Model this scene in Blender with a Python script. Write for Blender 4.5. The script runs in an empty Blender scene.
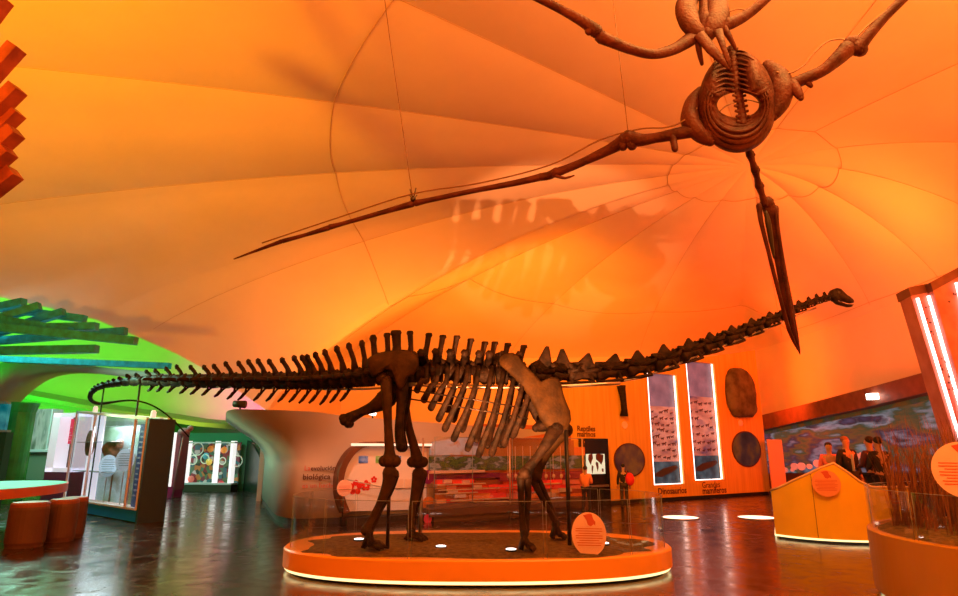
import bpy, math, random
from math import sin, cos, pi, radians, sqrt, atan2
from mathutils import Vector as V, Matrix

# ------------------------------------------------------------------ camera
FPX = 616.0
PITCH = radians(13.7)
EYE = V((0, 0, 1.6))
C = bpy.context.scene.collection
scn = bpy.context.scene
cam_d = bpy.data.cameras.new('camera')
cam_d.sensor_fit = 'HORIZONTAL'
cam_d.sensor_width = 36.0
cam_d.lens = FPX / 958.0 * 36.0
cam_d.clip_start = 0.05
cam_d.clip_end = 300
cam = bpy.data.objects.new('camera', cam_d)
C.objects.link(cam)
cam.location = EYE
cam.rotation_euler = (pi / 2 + PITCH, 0, 0)
scn.camera = cam

# ------------------------------------------------------------------ exposure, world, lights
scn.view_settings.view_transform = 'Standard'
scn.view_settings.look = 'None'
scn.view_settings.gamma = 1
scn.view_settings.use_curve_mapping = False
scn.view_settings.exposure = 0.0
try:
    scn.cycles.max_bounces = 7
    scn.cycles.diffuse_bounces = 4
    scn.cycles.glossy_bounces = 3
    scn.cycles.transparent_max_bounces = 12
    scn.cycles.sample_clamp_indirect = 6.0
    scn.cycles.caustics_reflective = False
    scn.cycles.caustics_refractive = False
except Exception:
    pass
world = bpy.data.worlds.new('world')
scn.world = world
world.use_nodes = True
world.node_tree.nodes['Background'].inputs[0].default_value = (0.5, 0.28, 0.12, 1)
world.node_tree.nodes['Background'].inputs[1].default_value = 0.01

ORANGE = (1.0, 0.168, 0.014)
AMBER = (1.0, 0.235, 0.008)
REDOR = (1.0, 0.055, 0.004)
PEACH = (1.0, 0.33, 0.10)
GREEN = (0.004, 1.0, 0.03)
LIME = (0.62, 1.0, 0.06)

def light(kind, name, loc, power, color, target=None, size=0.2, spot=60, blend=0.6, size_y=None):
    d = bpy.data.lights.new(name, kind)
    d.energy = power
    d.color = color
    if kind == 'AREA':
        d.size = size
        if size_y:
            d.shape = 'RECTANGLE'; d.size_y = size_y
    else:
        d.shadow_soft_size = size
    if kind == 'SPOT':
        d.spot_size = radians(spot); d.spot_blend = blend
    o = bpy.data.objects.new(name, d)
    C.objects.link(o)
    o.location = loc
    if target is not None:
        o.rotation_euler = (V(target) - V(loc)).to_track_quat('-Z', 'Y').to_euler()
    return o

# uplights that wash the tent ceiling and right wall
light('AREA', 'ceiling_wall_wash', (-1, -3.5, 2.4), 2700, ORANGE, (-1, -2.0, 9), 5)
light('AREA', 'ceiling_wall_wash', (8, 4.5, 2.6), 1000, ORANGE, (9, 6.5, 9), 3)
light('SPOT', 'ceiling_wall_wash', (-8.4, 0.0, 0.6), 9500, (1.0, 0.32, 0.005), (-8.4, 7.8, 8), 0.4, 78, 1)
light('SPOT', 'ceiling_wall_wash', (1.5, 18.8, 2.1), 2000, AMBER, (1.0, 23, 7), 0.4, 140, 1)
light('SPOT', 'ceiling_wall_wash', (-2.5, 17.0, 2.1), 1800, ORANGE, (-3.0, 22, 6), 0.4, 140, 1)
light('SPOT', 'ceiling_wall_wash', (5.2, 21.6, 4.6), 1100, REDOR, (4.0, 27, 6.0), 0.3, 150, 1)
light('SPOT', 'ceiling_wall_wash', (8.6, 25.4, 4.2), 3200, REDOR, (12.2, 18.5, 4.2), 0.4, 110, 1)  # hidden lamp added to redden the right wall
light('SPOT', 'ceiling_wall_wash', (10.6, 11.5, 3.0), 3200, REDOR, (12.2, 21, 4.3), 0.4, 100, 1)  # second lamp added out of view, also reddens the right wall
light('SPOT', 'ceiling_wall_wash', (9.4, 13.5, 4.6), 900, ORANGE, (9, 16, 8.5), 0.6, 150, 1)
light('SPOT', 'skeleton_uplight', (-0.4, 4.6, 0.12), 5200, PEACH, (1.9, 16.0, 6.35), 0.025, 29, 0.4)
# green gallery beyond the arch
light('AREA', 'green_gallery_uplight', (-22, 23, 3.0), 1500, GREEN, (-25, 33, 9), 4)
light('SPOT', 'lime_gallery_uplight', (-12.0, 25.5, 2.8), 1900, LIME, (-20.0, 33, 6), 0.4, 110, 1)
light('SPOT', 'pink_gallery_uplight', (-10.5, 30.5, 3.0), 4200, (1, 0.07, 0.42), (-12.2, 36.6, 4.6), 0.3, 80, 1)
light('AREA', 'gallery_fill', (-15, 20, 6.5), 900, (0.42, 1.0, 0.75), (-12, 17, 0), 3)  # cool lamp added above the gallery to brighten the cases and floor
light('SPOT', 'green_wall_fill', (-11, 14.8, 3.3), 800, (0.6, 1.0, 0.45), (-5.3, 15.6, 1.8), 0.3, 60, 0.9)  # green-white lamp added to brighten the flared wall's left side
# warm lamps added to brighten the hall and walls, no fixtures
light('AREA', 'hall_fill', (3.0, 4.0, 6.6), 330, (1, 0.44, 0.10), (2.5, 9, 0), 2.5)
light('SPOT', 'wall_fill', (1.5, 9.5, 6.8), 2600, (1, 0.34, 0.02), (6.0, 20, 2.4), 0.3, 62, 0.8)
light('SPOT', 'wall_fill', (-3.0, 8.0, 6.6), 1100, (1, 0.52, 0.35), (-1.9, 15, 0.9), 0.3, 46, 0.8)

# ------------------------------------------------------------------ pixel to place helpers
def ray(px, py):
    a = (px - 479.0) / FPX
    b = (298.0 - py) / FPX
    return V((a, cos(PITCH) - b * sin(PITCH), sin(PITCH) + b * cos(PITCH)))
def atY(px, py, Y):
    r = ray(px, py)
    return EYE + r * (Y / r.y)
def atZ(px, py, Z=0.0):
    r = ray(px, py)
    return EYE + r * ((Z - EYE.z) / r.z)
def mpp(Y):
    return Y / cos(PITCH) / FPX * 0.98

# ------------------------------------------------------------------ materials
def mat(name, col, rough=0.6, metal=0.0, var=0.0, scale=5.0, bump=0.0, emit=None, estr=0.0, col2=None, stretch=(1, 1, 1), coat=0.0, alpha=None, bscale=None):
    m = bpy.data.materials.new(name)
    m.use_nodes = True
    nt = m.node_tree
    b = nt.nodes['Principled BSDF']
    b.inputs['Base Color'].default_value = (*col, 1)
    b.inputs['Roughness'].default_value = rough
    b.inputs['Metallic'].default_value = metal
    if coat:
        b.inputs['Coat Weight'].default_value = coat
    tc = nt.nodes.new('ShaderNodeTexCoord')
    mp = nt.nodes.new('ShaderNodeMapping')
    mp.inputs['Scale'].default_value = stretch
    nt.links.new(tc.outputs['Object'], mp.inputs['Vector'])
    nz = nt.nodes.new('ShaderNodeTexNoise')
    nz.inputs['Scale'].default_value = scale
    nz.inputs['Detail'].default_value = 5
    nt.links.new(mp.outputs[0], nz.inputs['Vector'])
    if var or col2:
        cr = nt.nodes.new('ShaderNodeValToRGB')
        c1 = col
        c2 = col2 if col2 else tuple(min(1, c * (1 + var)) for c in col)
        if not col2:
            c1 = tuple(c * (1 - var) for c in col)
        cr.color_ramp.elements[0].position = 0.35
        cr.color_ramp.elements[1].position = 0.65
        cr.color_ramp.elements[0].color = (*c1, 1)
        cr.color_ramp.elements[1].color = (*c2, 1)
        nt.links.new(nz.outputs[0], cr.inputs[0])
        nt.links.new(cr.outputs[0], b.inputs['Base Color'])
    if bump:
        nb = nz
        if bscale:
            nb = nt.nodes.new('ShaderNodeTexNoise')
            nb.inputs['Scale'].default_value = bscale
            nt.links.new(mp.outputs[0], nb.inputs['Vector'])
        bp = nt.nodes.new('ShaderNodeBump')
        bp.inputs['Strength'].default_value = bump
        bp.inputs['Distance'].default_value = 0.02
        nt.links.new(nb.outputs[0], bp.inputs['Height'])
        nt.links.new(bp.outputs[0], b.inputs['Normal'])
    if emit:
        b.inputs['Emission Color'].default_value = (*emit, 1)
        b.inputs['Emission Strength'].default_value = estr
    if alpha is not None:
        b.inputs['Alpha'].default_value = alpha
    return m

def glass_mat(name, tint=(0.95, 0.97, 1.0), gloss=0.10):
    m = bpy.data.materials.new(name)
    m.use_nodes = True
    nt = m.node_tree
    nt.nodes.clear()
    out = nt.nodes.new('ShaderNodeOutputMaterial')
    tr = nt.nodes.new('ShaderNodeBsdfTransparent')
    tr.inputs[0].default_value = (*tint, 1)
    gl = nt.nodes.new('ShaderNodeBsdfGlossy')
    gl.inputs['Roughness'].default_value = 0.02
    lw = nt.nodes.new('ShaderNodeLayerWeight')
    lw.inputs[0].default_value = 0.25
    mul = nt.nodes.new('ShaderNodeMath'); mul.operation = 'MULTIPLY_ADD'
    mul.inputs[1].default_value = 0.22; mul.inputs[2].default_value = gloss * 0.3
    mx = nt.nodes.new('ShaderNodeMixShader')
    nt.links.new(lw.outputs['Fresnel'], mul.inputs[0])
    nt.links.new(mul.outputs[0], mx.inputs[0])
    nt.links.new(tr.outputs[0], mx.inputs[1])
    nt.links.new(gl.outputs[0], mx.inputs[2])
    nt.links.new(mx.outputs[0], out.inputs[0])
    return m

def emat(name, col, strength):
    return mat(name, tuple(min(1, c) for c in col), 0.5, emit=col, estr=strength)

def graphic_mat(name, cols, scale, strength=0.0, stretch=(1, 1, 1), rough=0.5, kind='noise', detail=4, refl=0.45):
    """printed artwork: hard-edged blotches of several inks; strength > 0 for backlit prints"""
    m = bpy.data.materials.new(name)
    m.use_nodes = True
    nt = m.node_tree
    b = nt.nodes['Principled BSDF']
    b.inputs['Roughness'].default_value = rough
    tc = nt.nodes.new('ShaderNodeTexCoord')
    mp = nt.nodes.new('ShaderNodeMapping')
    mp.inputs['Scale'].default_value = stretch
    nt.links.new(tc.outputs['Object'], mp.inputs['Vector'])
    if kind == 'noise':
        nz = nt.nodes.new('ShaderNodeTexNoise'); nz.inputs['Detail'].default_value = detail
        fac = nz.outputs[0]
    else:
        nz = nt.nodes.new('ShaderNodeTexVoronoi')
        sep = nt.nodes.new('ShaderNodeSeparateColor')
        nt.links.new(nz.outputs['Color'], sep.inputs[0])
        fac = sep.outputs[0]
    nz.inputs['Scale'].default_value = scale
    nt.links.new(mp.outputs[0], nz.inputs['Vector'])
    cr = nt.nodes.new('ShaderNodeValToRGB')
    cr.color_ramp.interpolation = 'CONSTANT' if kind != 'noise' else 'LINEAR'
    n = len(cols)
    lo, hi = (0.3, 0.7) if kind == 'noise' else (0.0, 1.0)
    while len(cr.color_ramp.elements) < n:
        cr.color_ramp.elements.new(0.5)
    for i, c in enumerate(cols):
        e = cr.color_ramp.elements[i]
        e.position = lo + (hi - lo) * i / (n if kind != 'noise' else max(1, n - 1))
        e.color = (*c, 1)
    nt.links.new(fac, cr.inputs[0])
    vm = nt.nodes.new('ShaderNodeVectorMath'); vm.operation = 'SCALE'
    vm.inputs['Scale'].default_value = refl if strength else 1.0
    nt.links.new(cr.outputs[0], vm.inputs[0])
    nt.links.new(vm.outputs[0], b.inputs['Base Color'])
    if strength:
        nt.links.new(cr.outputs[0], b.inputs['Emission Color'])
        b.inputs['Emission Strength'].default_value = strength
    return m

M = {}
M['fabric'] = mat('stretched_ceiling_fabric', (0.82, 0.73, 0.60), 0.85, var=0.03, scale=0.6)
M['seam'] = mat('fabric_seam', (0.58, 0.44, 0.32), 0.9)
M['dino'] = mat('dark_fossil_cast', (0.007, 0.005, 0.004), 0.6, col2=(0.036, 0.020, 0.012), scale=9, bump=0.6, bscale=30)
M['girdle'] = mat('brown_fossil_cast', (0.024, 0.013, 0.004), 0.68, col2=(0.062, 0.032, 0.008), scale=6, bump=0.5, bscale=25)
M['ptero'] = mat('reddish_fossil_cast', (0.040, 0.011, 0.008), 0.5, col2=(0.095, 0.028, 0.018), scale=7, bump=0.5, bscale=40)
M['rod'] = mat('dark_steel', (0.05, 0.045, 0.045), 0.35, metal=0.8)
M['steel'] = mat('brushed_steel', (0.55, 0.52, 0.50), 0.3, metal=0.9)
M['wire'] = mat('thin_cable', (0.18, 0.10, 0.05), 0.5)
M['plinth'] = mat('orange_lacquer', (0.97, 0.46, 0.05), 0.35, var=0.04, scale=2)
M['yellow'] = mat('amber_lacquer', (0.95, 0.64, 0.02), 0.4, var=0.03, scale=2)
M['soil'] = mat('dry_soil', (0.085, 0.055, 0.012), 0.95, col2=(0.22, 0.14, 0.035), scale=14, bump=1.0, bscale=40)
M['led'] = emat('led_strip', (1.0, 0.82, 0.38), 1.6)
M['tube'] = emat('white_tube_light', (1.0, 0.97, 0.95), 2.6)
M['bulb'] = emat('spotlight_lens', (1.0, 0.9, 0.75), 5.0)
M['glass'] = glass_mat('clear_glass')
M['edge'] = mat('glass_edge', (0.30, 0.34, 0.32), 0.4)
M['wall'] = mat('white_plaster', (0.62, 0.55, 0.48), 0.7, var=0.03, scale=1)
M['wallside'] = M['wall']
M['dark'] = mat('black_paint', (0.02, 0.018, 0.018), 0.5)
M['brownband'] = mat('dark_wood_band', (0.16, 0.06, 0.03), 0.5, var=0.2, scale=4)
M['wood'] = mat('honey_wood_veneer', (0.74, 0.37, 0.04), 0.5, col2=(0.86, 0.47, 0.06), scale=5, stretch=(2.5, 2.5, 0.12))
M['label'] = mat('salmon_print', (0.95, 0.62, 0.52), 0.55, var=0.04, scale=8)
M['ink'] = mat('dark_brown_ink', (0.10, 0.025, 0.01), 0.6)
M['redink'] = mat('red_ink', (0.65, 0.10, 0.05), 0.6)
M['bluec'] = mat('blue_base_paint', (0.0, 0.22, 0.9), 0.4)
M['greyc'] = mat('charcoal_panel', (0.02, 0.06, 0.14), 0.45)
M['whitec'] = mat('white_frame', (0.75, 0.76, 0.78), 0.4)
M['magenta'] = mat('magenta_paint', (0.42, 0.02, 0.12), 0.45)
M['redpanel'] = mat('crimson_panel', (0.55, 0.015, 0.06), 0.5)
M['teal'] = mat('teal_wood_beam', (0.015, 0.40, 0.55), 0.5, var=0.25, scale=6)
M['redbeam'] = mat('red_wood_beam', (0.16, 0.035, 0.02), 0.5, col2=(0.34, 0.09, 0.035), scale=5)
M['tabletop'] = mat('mint_table_top', (0.03, 0.72, 0.38), 0.5)
M['tablerim'] = mat('terracotta_rim', (0.65, 0.16, 0.05), 0.4)
M['stool'] = mat('terracotta_stool', (0.12, 0.06, 0.045), 0.5, var=0.08, scale=4)
M['gdark'] = mat('dark_green_wall', (0.015, 0.10, 0.03), 0.6)
M['ggreen'] = mat('green_column_paint', (0.02, 0.34, 0.03), 0.5, var=0.4, scale=1.2)
M['purple'] = mat('purple_panel', (0.16, 0.02, 0.16), 0.5)
M['straw'] = mat('dry_grass', (0.22, 0.08, 0.025), 0.8, var=0.4, scale=3)
M['rock'] = mat('rough_rock', (0.06, 0.045, 0.02), 0.9, col2=(0.16, 0.12, 0.055), scale=3, bump=1.0, bscale=6)

for k_, s_ in (('dino', .16), ('girdle', .2), ('ptero', .2)):
    M[k_].node_tree.nodes['Principled BSDF'].inputs['Specular IOR Level'].default_value = s_
# floor: dark glossy tiles with faint joints and scuffs
def floor_mat():
    m = bpy.data.materials.new('dark_glossy_tile')
    m.use_nodes = True
    nt = m.node_tree
    b = nt.nodes['Principled BSDF']
    tc = nt.nodes.new('ShaderNodeTexCoord')
    br = nt.nodes.new('ShaderNodeTexBrick')
    br.inputs['Scale'].default_value = 1.0
    br.inputs['Brick Width'].default_value = 1.2
    br.inputs['Row Height'].default_value = 0.6
    br.inputs['Mortar Size'].default_value = 0.006
    br.inputs['Color1'].default_value = (0.030, 0.016, 0.014, 1)
    br.inputs['Color2'].default_value = (0.046, 0.024, 0.018, 1)
    br.inputs['Mortar'].default_value = (0.010, 0.007, 0.006, 1)
    nt.links.new(tc.outputs['Object'], br.inputs['Vector'])
    nz = nt.nodes.new('ShaderNodeTexNoise')
    nz.inputs['Scale'].default_value = 2.2
    nz.inputs['Detail'].default_value = 8
    nz.inputs['Distortion'].default_value = 1.5
    nt.links.new(tc.outputs['Object'], nz.inputs['Vector'])
    mr = nt.nodes.new('ShaderNodeMapRange')
    mr.inputs[1].default_value = 0.35; mr.inputs[2].default_value = 0.7
    mr.inputs[3].default_value = 0.13; mr.inputs[4].default_value = 0.30
    nt.links.new(nz.outputs[0], mr.inputs[0])
    nt.links.new(mr.outputs[0], b.inputs['Roughness'])
    nt.links.new(br.outputs['Color'], b.inputs['Base Color'])
    bp = nt.nodes.new('ShaderNodeBump')
    bp.inputs['Strength'].default_value = 0.12
    bp.inputs['Distance'].default_value = 0.01
    nt.links.new(nz.outputs[0], bp.inputs['Height'])
    nt.links.new(bp.outputs[0], b.inputs['Normal'])
    b.inputs['IOR'].default_value = 1.6
    return m
M['floor'] = floor_mat()

# ------------------------------------------------------------------ mesh helpers
ORG = {}
class MB:
    def __init__(s):
        s.v = []; s.f = []; s.sm = []
    def add(s, vs, fs, smooth=False):
        o = len(s.v)
        s.v += [V(p) for p in vs]
        for f in fs:
            s.f.append([i + o for i in f]); s.sm.append(smooth)
        return s
    def box(s, c, size, rot=None):
        c = V(c); h = V(size) / 2
        vs = []
        for z in (-1, 1):
            for y in (-1, 1):
                for x in (-1, 1):
                    p = V((x * h.x, y * h.y, z * h.z))
                    if rot is not None: p = rot @ p
                    vs.append(c + p)
        return s.add(vs, [(0, 2, 3, 1), (4, 5, 7, 6), (0, 1, 5, 4), (2, 6, 7, 3), (0, 4, 6, 2), (1, 3, 7, 5)])
    def bar(s, a, b, w, h, up=V((0, 0, 1))):
        a = V(a); b = V(b); d = (b - a).normalized()
        x = d.cross(up)
        if x.length < 1e-4: x = V((1, 0, 0))
        x.normalize(); y = x.cross(d)
        vs = [p + x * i * w / 2 + y * j * h / 2 for p in (a, b) for i, j in ((-1, -1), (1, -1), (1, 1), (-1, 1))]
        return s.add(vs, [(0, 1, 2, 3), (4, 7, 6, 5), (0, 4, 5, 1), (1, 5, 6, 2), (2, 6, 7, 3), (3, 7, 4, 0)])
    def tube(s, pts, rad, n=8, flat=None, side=None, cap=True):
        """rad number or list; flat: squash factor along 'side' direction"""
        pts = [V(p) for p in pts]; m = len(pts)
        if not isinstance(rad, (list, tuple)): rad = [rad] * m
        vs = []
        ref = V(side) if side is not None else None
        prev = None
        for i, p in enumerate(pts):
            t = (pts[min(i + 1, m - 1)] - pts[max(i - 1, 0)])
            if t.length < 1e-9: t = V((0, 0, 1))
            t.normalize()
            if ref is not None:
                a = ref - t * ref.dot(t)
            elif prev is not None:
                a = prev - t * prev.dot(t)
            else:
                a = t.cross(V((0.13, 0.2, 1)))
            if a.length < 1e-5: a = t.cross(V((1, 0.1, 0)))
            a.normalize(); prev = a
            b = t.cross(a)
            fl = flat if flat is not None else 1.0
            if isinstance(fl, (list, tuple)): fl = fl[i]
            for k in range(n):
                w = 2 * pi * k / n
                vs.append(p + a * cos(w) * rad[i] * fl + b * sin(w) * rad[i])
        fs = []
        for i in range(m - 1):
            for k in range(n):
                k2 = (k + 1) % n
                fs.append((i * n + k, i * n + k2, (i + 1) * n + k2, (i + 1) * n + k))
        if cap:
            fs.append(tuple(reversed(range(n)))); fs.append(tuple((m - 1) * n + k for k in range(n)))
        return s.add(vs, fs, True)
    def ball(s, c, r, n=10, m=6, rot=None):
        c = V(c)
        if not isinstance(r, (tuple, list, V)): r = (r, r, r)
        vs = []
        for i in range(1, m):
            ph = pi * i / m
            for k in range(n):
                w = 2 * pi * k / n
                p = V((r[0] * sin(ph) * cos(w), r[1] * sin(ph) * sin(w), r[2] * cos(ph)))
                if rot is not None: p = rot @ p
                vs.append(c + p)
        top = V((0, 0, r[2])); bot = V((0, 0, -r[2]))
        if rot is not None: top = rot @ top; bot = rot @ bot
        vs += [c + top, c + bot]
        fs = []
        for i in range(m - 2):
            for k in range(n):
                k2 = (k + 1) % n
                fs.append((i * n + k, (i + 1) * n + k, (i + 1) * n + k2, i * n + k2))
        T = (m - 1) * n
        for k in range(n):
            k2 = (k + 1) % n
            fs.append((T, k, k2)); fs.append((T + 1, (m - 2) * n + k2, (m - 2) * n + k))
        return s.add(vs, fs, True)
    def prism(s, outline, d, smooth=False):
        """outline: list of 3D points (planar), extruded by vector d"""
        d = V(d); n = len(outline)
        vs = [V(p) for p in outline] + [V(p) + d for p in outline]
        fs = [tuple(range(n)), tuple(reversed(range(n, 2 * n)))]
        for k in range(n):
            k2 = (k + 1) % n
            fs.append((k, n + k, n + k2, k2))
        return s.add(vs, fs, smooth)
    def disc(s, c, nrm, r, depth, up=V((0, 0, 1)), n=28, rx=None):
        c = V(c); nrm = V(nrm).normalized()
        x = up.cross(nrm).normalized(); y = nrm.cross(x)
        rx = rx or r
        o = [c + x * cos(2 * pi * k / n) * rx + y * sin(2 * pi * k / n) * r for k in range(n)]
        return s.prism(o, -nrm * depth)
    def lathe(s, c, prof, n=32):
        c = V(c); vs = []; m = len(prof)
        for r, z in prof:
            for k in range(n):
                w = 2 * pi * k / n
                vs.append(c + V((r * cos(w), r * sin(w), z)))
        fs = []
        for i in range(m - 1):
            for k in range(n):
                k2 = (k + 1) % n
                fs.append((i * n + k, i * n + k2, (i + 1) * n + k2, (i + 1) * n + k))
        fs.append(tuple(reversed(range(n)))); fs.append(tuple((m - 1) * n + k for k in range(n)))
        return s.add(vs, fs, False)
    def build(s, name, m, parent=None, kind=None, label=None):
        org = ORG[parent.name] if parent is not None else V((0, 0, 0))
        me = bpy.data.meshes.new(name)
        me.from_pydata([tuple(p - org) for p in s.v], [], s.f)
        me.polygons.foreach_set('use_smooth', s.sm)
        me.update()
        ms = m if isinstance(m, list) else [m]
        for x in ms: me.materials.append(x)
        o = bpy.data.objects.new(name, me)
        C.objects.link(o)
        if parent is not None: o.parent = parent
        ORG[o.name] = org
        if kind: o['kind'] = kind
        if label: o['label'] = label
        return o

def tag(o, label, cat, group=None):
    o['label'] = label; o['category'] = cat
    if group: o['group'] = group
    return o
def thing(name, loc, label, cat, group=None):
    o = bpy.data.objects.new(name, None)
    o.empty_display_size = 0.2
    C.objects.link(o)
    o.location = V(loc)
    ORG[o.name] = V(loc)
    return tag(o, label, cat, group)
def solo(mb, name, m, label, cat, group=None):
    """a thing that is one mesh: origin at its base centre"""
    xs = [p.x for p in mb.v]; ys = [p.y for p in mb.v]; zs = [p.z for p in mb.v]
    base = V(((min(xs) + max(xs)) / 2, (min(ys) + max(ys)) / 2, min(zs)))
    for i in range(len(mb.v)): mb.v[i] = mb.v[i] - base
    o = mb.build(name, m)
    o.location = base
    ORG[o.name] = base
    return tag(o, label, cat, group)
def struct(mb, name, m):
    return mb.build(name, m, kind='structure')

def text_part(txt, origin, u, v, size, m, parent, name='lettering', label=None, depth=0.004, bold=0.0, align='LEFT'):
    cu = bpy.data.curves.new('t', 'FONT')
    cu.body = txt; cu.size = size; cu.extrude = depth / 2; cu.offset = bold
    cu.align_x = align
    cu.resolution_u = 2
    to = bpy.data.objects.new('t', cu)
    C.objects.link(to)
    bpy.context.view_layer.update()
    me = bpy.data.meshes.new_from_object(to)
    bpy.data.objects.remove(to)
    u = V(u).normalized(); v = V(v).normalized(); w = u.cross(v)
    mb = MB()
    vs = [V(origin) + u * p.co.x + v * p.co.y + w * p.co.z for p in me.vertices]
    mb.add(vs, [tuple(f.vertices) for f in me.polygons])
    return mb.build(name, m, parent, label=label)

class Plane:
    """a vertical wall plane through p0 and p1 (plan points); s metres along, z up; n faces the camera"""
    def __init__(s, p0, p1):
        s.p0 = V((p0[0], p0[1], 0)); p1 = V((p1[0], p1[1], 0))
        s.L = (p1 - s.p0).length
        s.u = (p1 - s.p0).normalized()
        s.n = V((s.u.y, -s.u.x, 0))
        if s.n.dot(EYE - s.p0) < 0: s.n = -s.n
    def hit(s, px, py, off=0.0):
        r = ray(px, py)
        q = s.p0 + s.n * off
        t = (q - EYE).dot(s.n) / r.dot(s.n)
        p = EYE + r * t
        return ((p - s.p0).dot(s.u), p.z)
    def P(s, a, z, off=0.0):
        return s.p0 + s.u * a + V((0, 0, z)) + s.n * off
    def poly(s, mb, pts, off0, off1):
        """pts in (s,z); extruded between two offsets"""
        return mb.prism([s.P(a, z, off1) for a, z in pts], -s.n * (off1 - off0))
    def rect(s, mb, s0, s1, z0, z1, off0, off1):
        return s.poly(mb, [(s0, z0), (s1, z0), (s1, z1), (s0, z1)], off0, off1)
    def prect(s, mb, x0, y0, x1, y1, off0, off1):
        """pixel box -> upright rectangle on the plane (uses the box middle lines)"""
        sa, _ = s.hit(x0, (y0 + y1) / 2, off1); sb, _ = s.hit(x1, (y0 + y1) / 2, off1)
        _, za = s.hit((x0 + x1) / 2, y1, off1); _, zb = s.hit((x0 + x1) / 2, y0, off1)
        return s.rect(mb, sa, sb, za, zb, off0, off1)
    def pdisc(s, mb, px, py, r, off0, off1, n=28, rx=1.0):
        a, z = s.hit(px, py, off1)
        return s.poly(mb, [(a + r * rx * cos(2 * pi * k / n), z + r * sin(2 * pi * k / n)) for k in range(n)], off0, off1)

def interp(tab, x):
    if x <= tab[0][0]: return tab[0][1]
    for (x0, y0), (x1, y1) in zip(tab, tab[1:]):
        if x <= x1: return y0 + (y1 - y0) * (x - x0) / (x1 - x0)
    return tab[-1][1]
def smooth_pts(pts, k=6):
    pts = [V(p) for p in pts]; out = []
    n = len(pts)
    for i in range(n - 1):
        p0 = pts[max(i - 1, 0)]; p1 = pts[i]; p2 = pts[i + 1]; p3 = pts[min(i + 2, n - 1)]
        for j in range(k):
            t = j / k
            out.append(0.5 * ((2 * p1) + (p2 - p0) * t + (2 * p0 - 5 * p1 + 4 * p2 - p3) * t * t + (3 * p1 - p0 - 3 * p2 + p3) * t ** 3))
    out.append(pts[-1])
    return out

# ================================================================== SETTING
fl = MB()
fl.add([(-45, -14, 0), (16, -14, 0), (16, 45, 0), (-45, 45, 0)], [(0, 1, 2, 3)])
struct(fl, 'floor', M['floor'])

# tent ceiling: a stretched-fabric dome with gores running from the crown to an irregular rim
APX = V((6.9, 14.5, 8.6))
rim = []
for (px, py, Y) in ((268, 411, 20.0), (243, 394, 19.7), (210, 372, 19.2), (177, 354, 18.7), (136, 336, 18.0), (97, 320, 17.4), (50, 308, 16.7), (0, 297, 16.0)):
    rim.append(tuple(atY(px, py, Y)))
rim += [(-15.0, 13.5, 6.0), (-17.0, 8, 6.4), (-17.0, 0, 6.5), (-12, -8, 6.5), (0, -11, 6.2), (10.0, -9, 6.0), (12.4, -5, 5.8), (12.2, 6, 5.7), (12.2, 14, 5.7), (12.2, 22, 5.7), (12.2, 28.3, 5.8), (6, 28.3, 5.7), (0, 28.3, 5.6), (-6.2, 28.0, 5.4), (-6.45, 24, 4.2)]
pol = []
for x, y, z in rim:
    dx, dy = x - APX.x, y - APX.y
    pol.append((atan2(dy, dx) % (2 * pi), x, y, z))
pol.sort()
def rim_at(th):
    th %= 2 * pi
    n = len(pol)
    for i in range(n):
        a = pol[i]; b = pol[(i + 1) % n]
        t0, t1 = a[0], b[0]
        if i == n - 1:
            t1 += 2 * pi
            tt = th if th >= t0 else th + 2 * pi
        else:
            tt = th
        if t0 <= tt <= t1:
            # intersect direction with the segment a-b in plan
            ax, ay, bx, by = a[1] - APX.x, a[2] - APX.y, b[1] - APX.x, b[2] - APX.y
            d = (cos(th), sin(th))
            den = d[0] * (by - ay) - d[1] * (bx - ax)
            if abs(den) < 1e-9: break
            k = (ax * (by - ay) - ay * (bx - ax)) / den
            L = sqrt((bx - ax) ** 2 + (by - ay) ** 2)
            f = sqrt((d[0] * k - ax) ** 2 + (d[1] * k - ay) ** 2) / L
            return k, a[3] + (b[3] - a[3]) * f
    return pol[0][1], pol[0][3]
SEAMS = sorted(radians(a) % (2 * pi) for a in (12, 38, 62, 88, 112, 134, 152, 168, 184, 200, 218, 240, 264, 290, 316, 342))
def gore(th):
    th %= 2 * pi
    n = len(SEAMS)
    for i in range(n):
        a = SEAMS[i]; b = SEAMS[(i + 1) % n]
        if i == n - 1: b += 2 * pi
        t = th if th >= a else th + 2 * pi
        if a <= t <= b: return (t - a) / (b - a), i
    return 0, 0
def dome(th, s):
    k, zr = rim_at(th)
    f, gi = gore(th)
    w = sin(pi * min(1, s)) ** 0.8
    base = zr + (APX.z - zr) * (cos(pi / 2 * s) ** 0.75 if s < 1 else 0)
    belly = -0.15 * (sin(pi * f) ** 0.85) * w
    return V((APX.x + cos(th) * k * s, APX.y + sin(th) * k * s, base + belly))
ths = []
for i in range(len(SEAMS)):
    a = SEAMS[i]; b = SEAMS[(i + 1) % len(SEAMS)]
    if i == len(SEAMS) - 1: b += 2 * pi
    for k in range(16): ths.append(a + (b - a) * k / 16)
for p in pol: ths.append(p[0])
ths = sorted(set(round(t % (2 * pi), 6) for t in ths))
NS = 30
mb = MB(); vs = []
for th in ths:
    for j in range(NS + 1):
        s = 1 - (1 - j / NS) ** 1.4
        vs.append(dome(th, s))
fs = []
nT = len(ths)
for i in range(nT):
    i2 = (i + 1) % nT
    for j in range(NS):
        fs.append((i * (NS + 1) + j, i2 * (NS + 1) + j, i2 * (NS + 1) + j + 1, i * (NS + 1) + j + 1))
mb.add(vs, fs, True)
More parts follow.
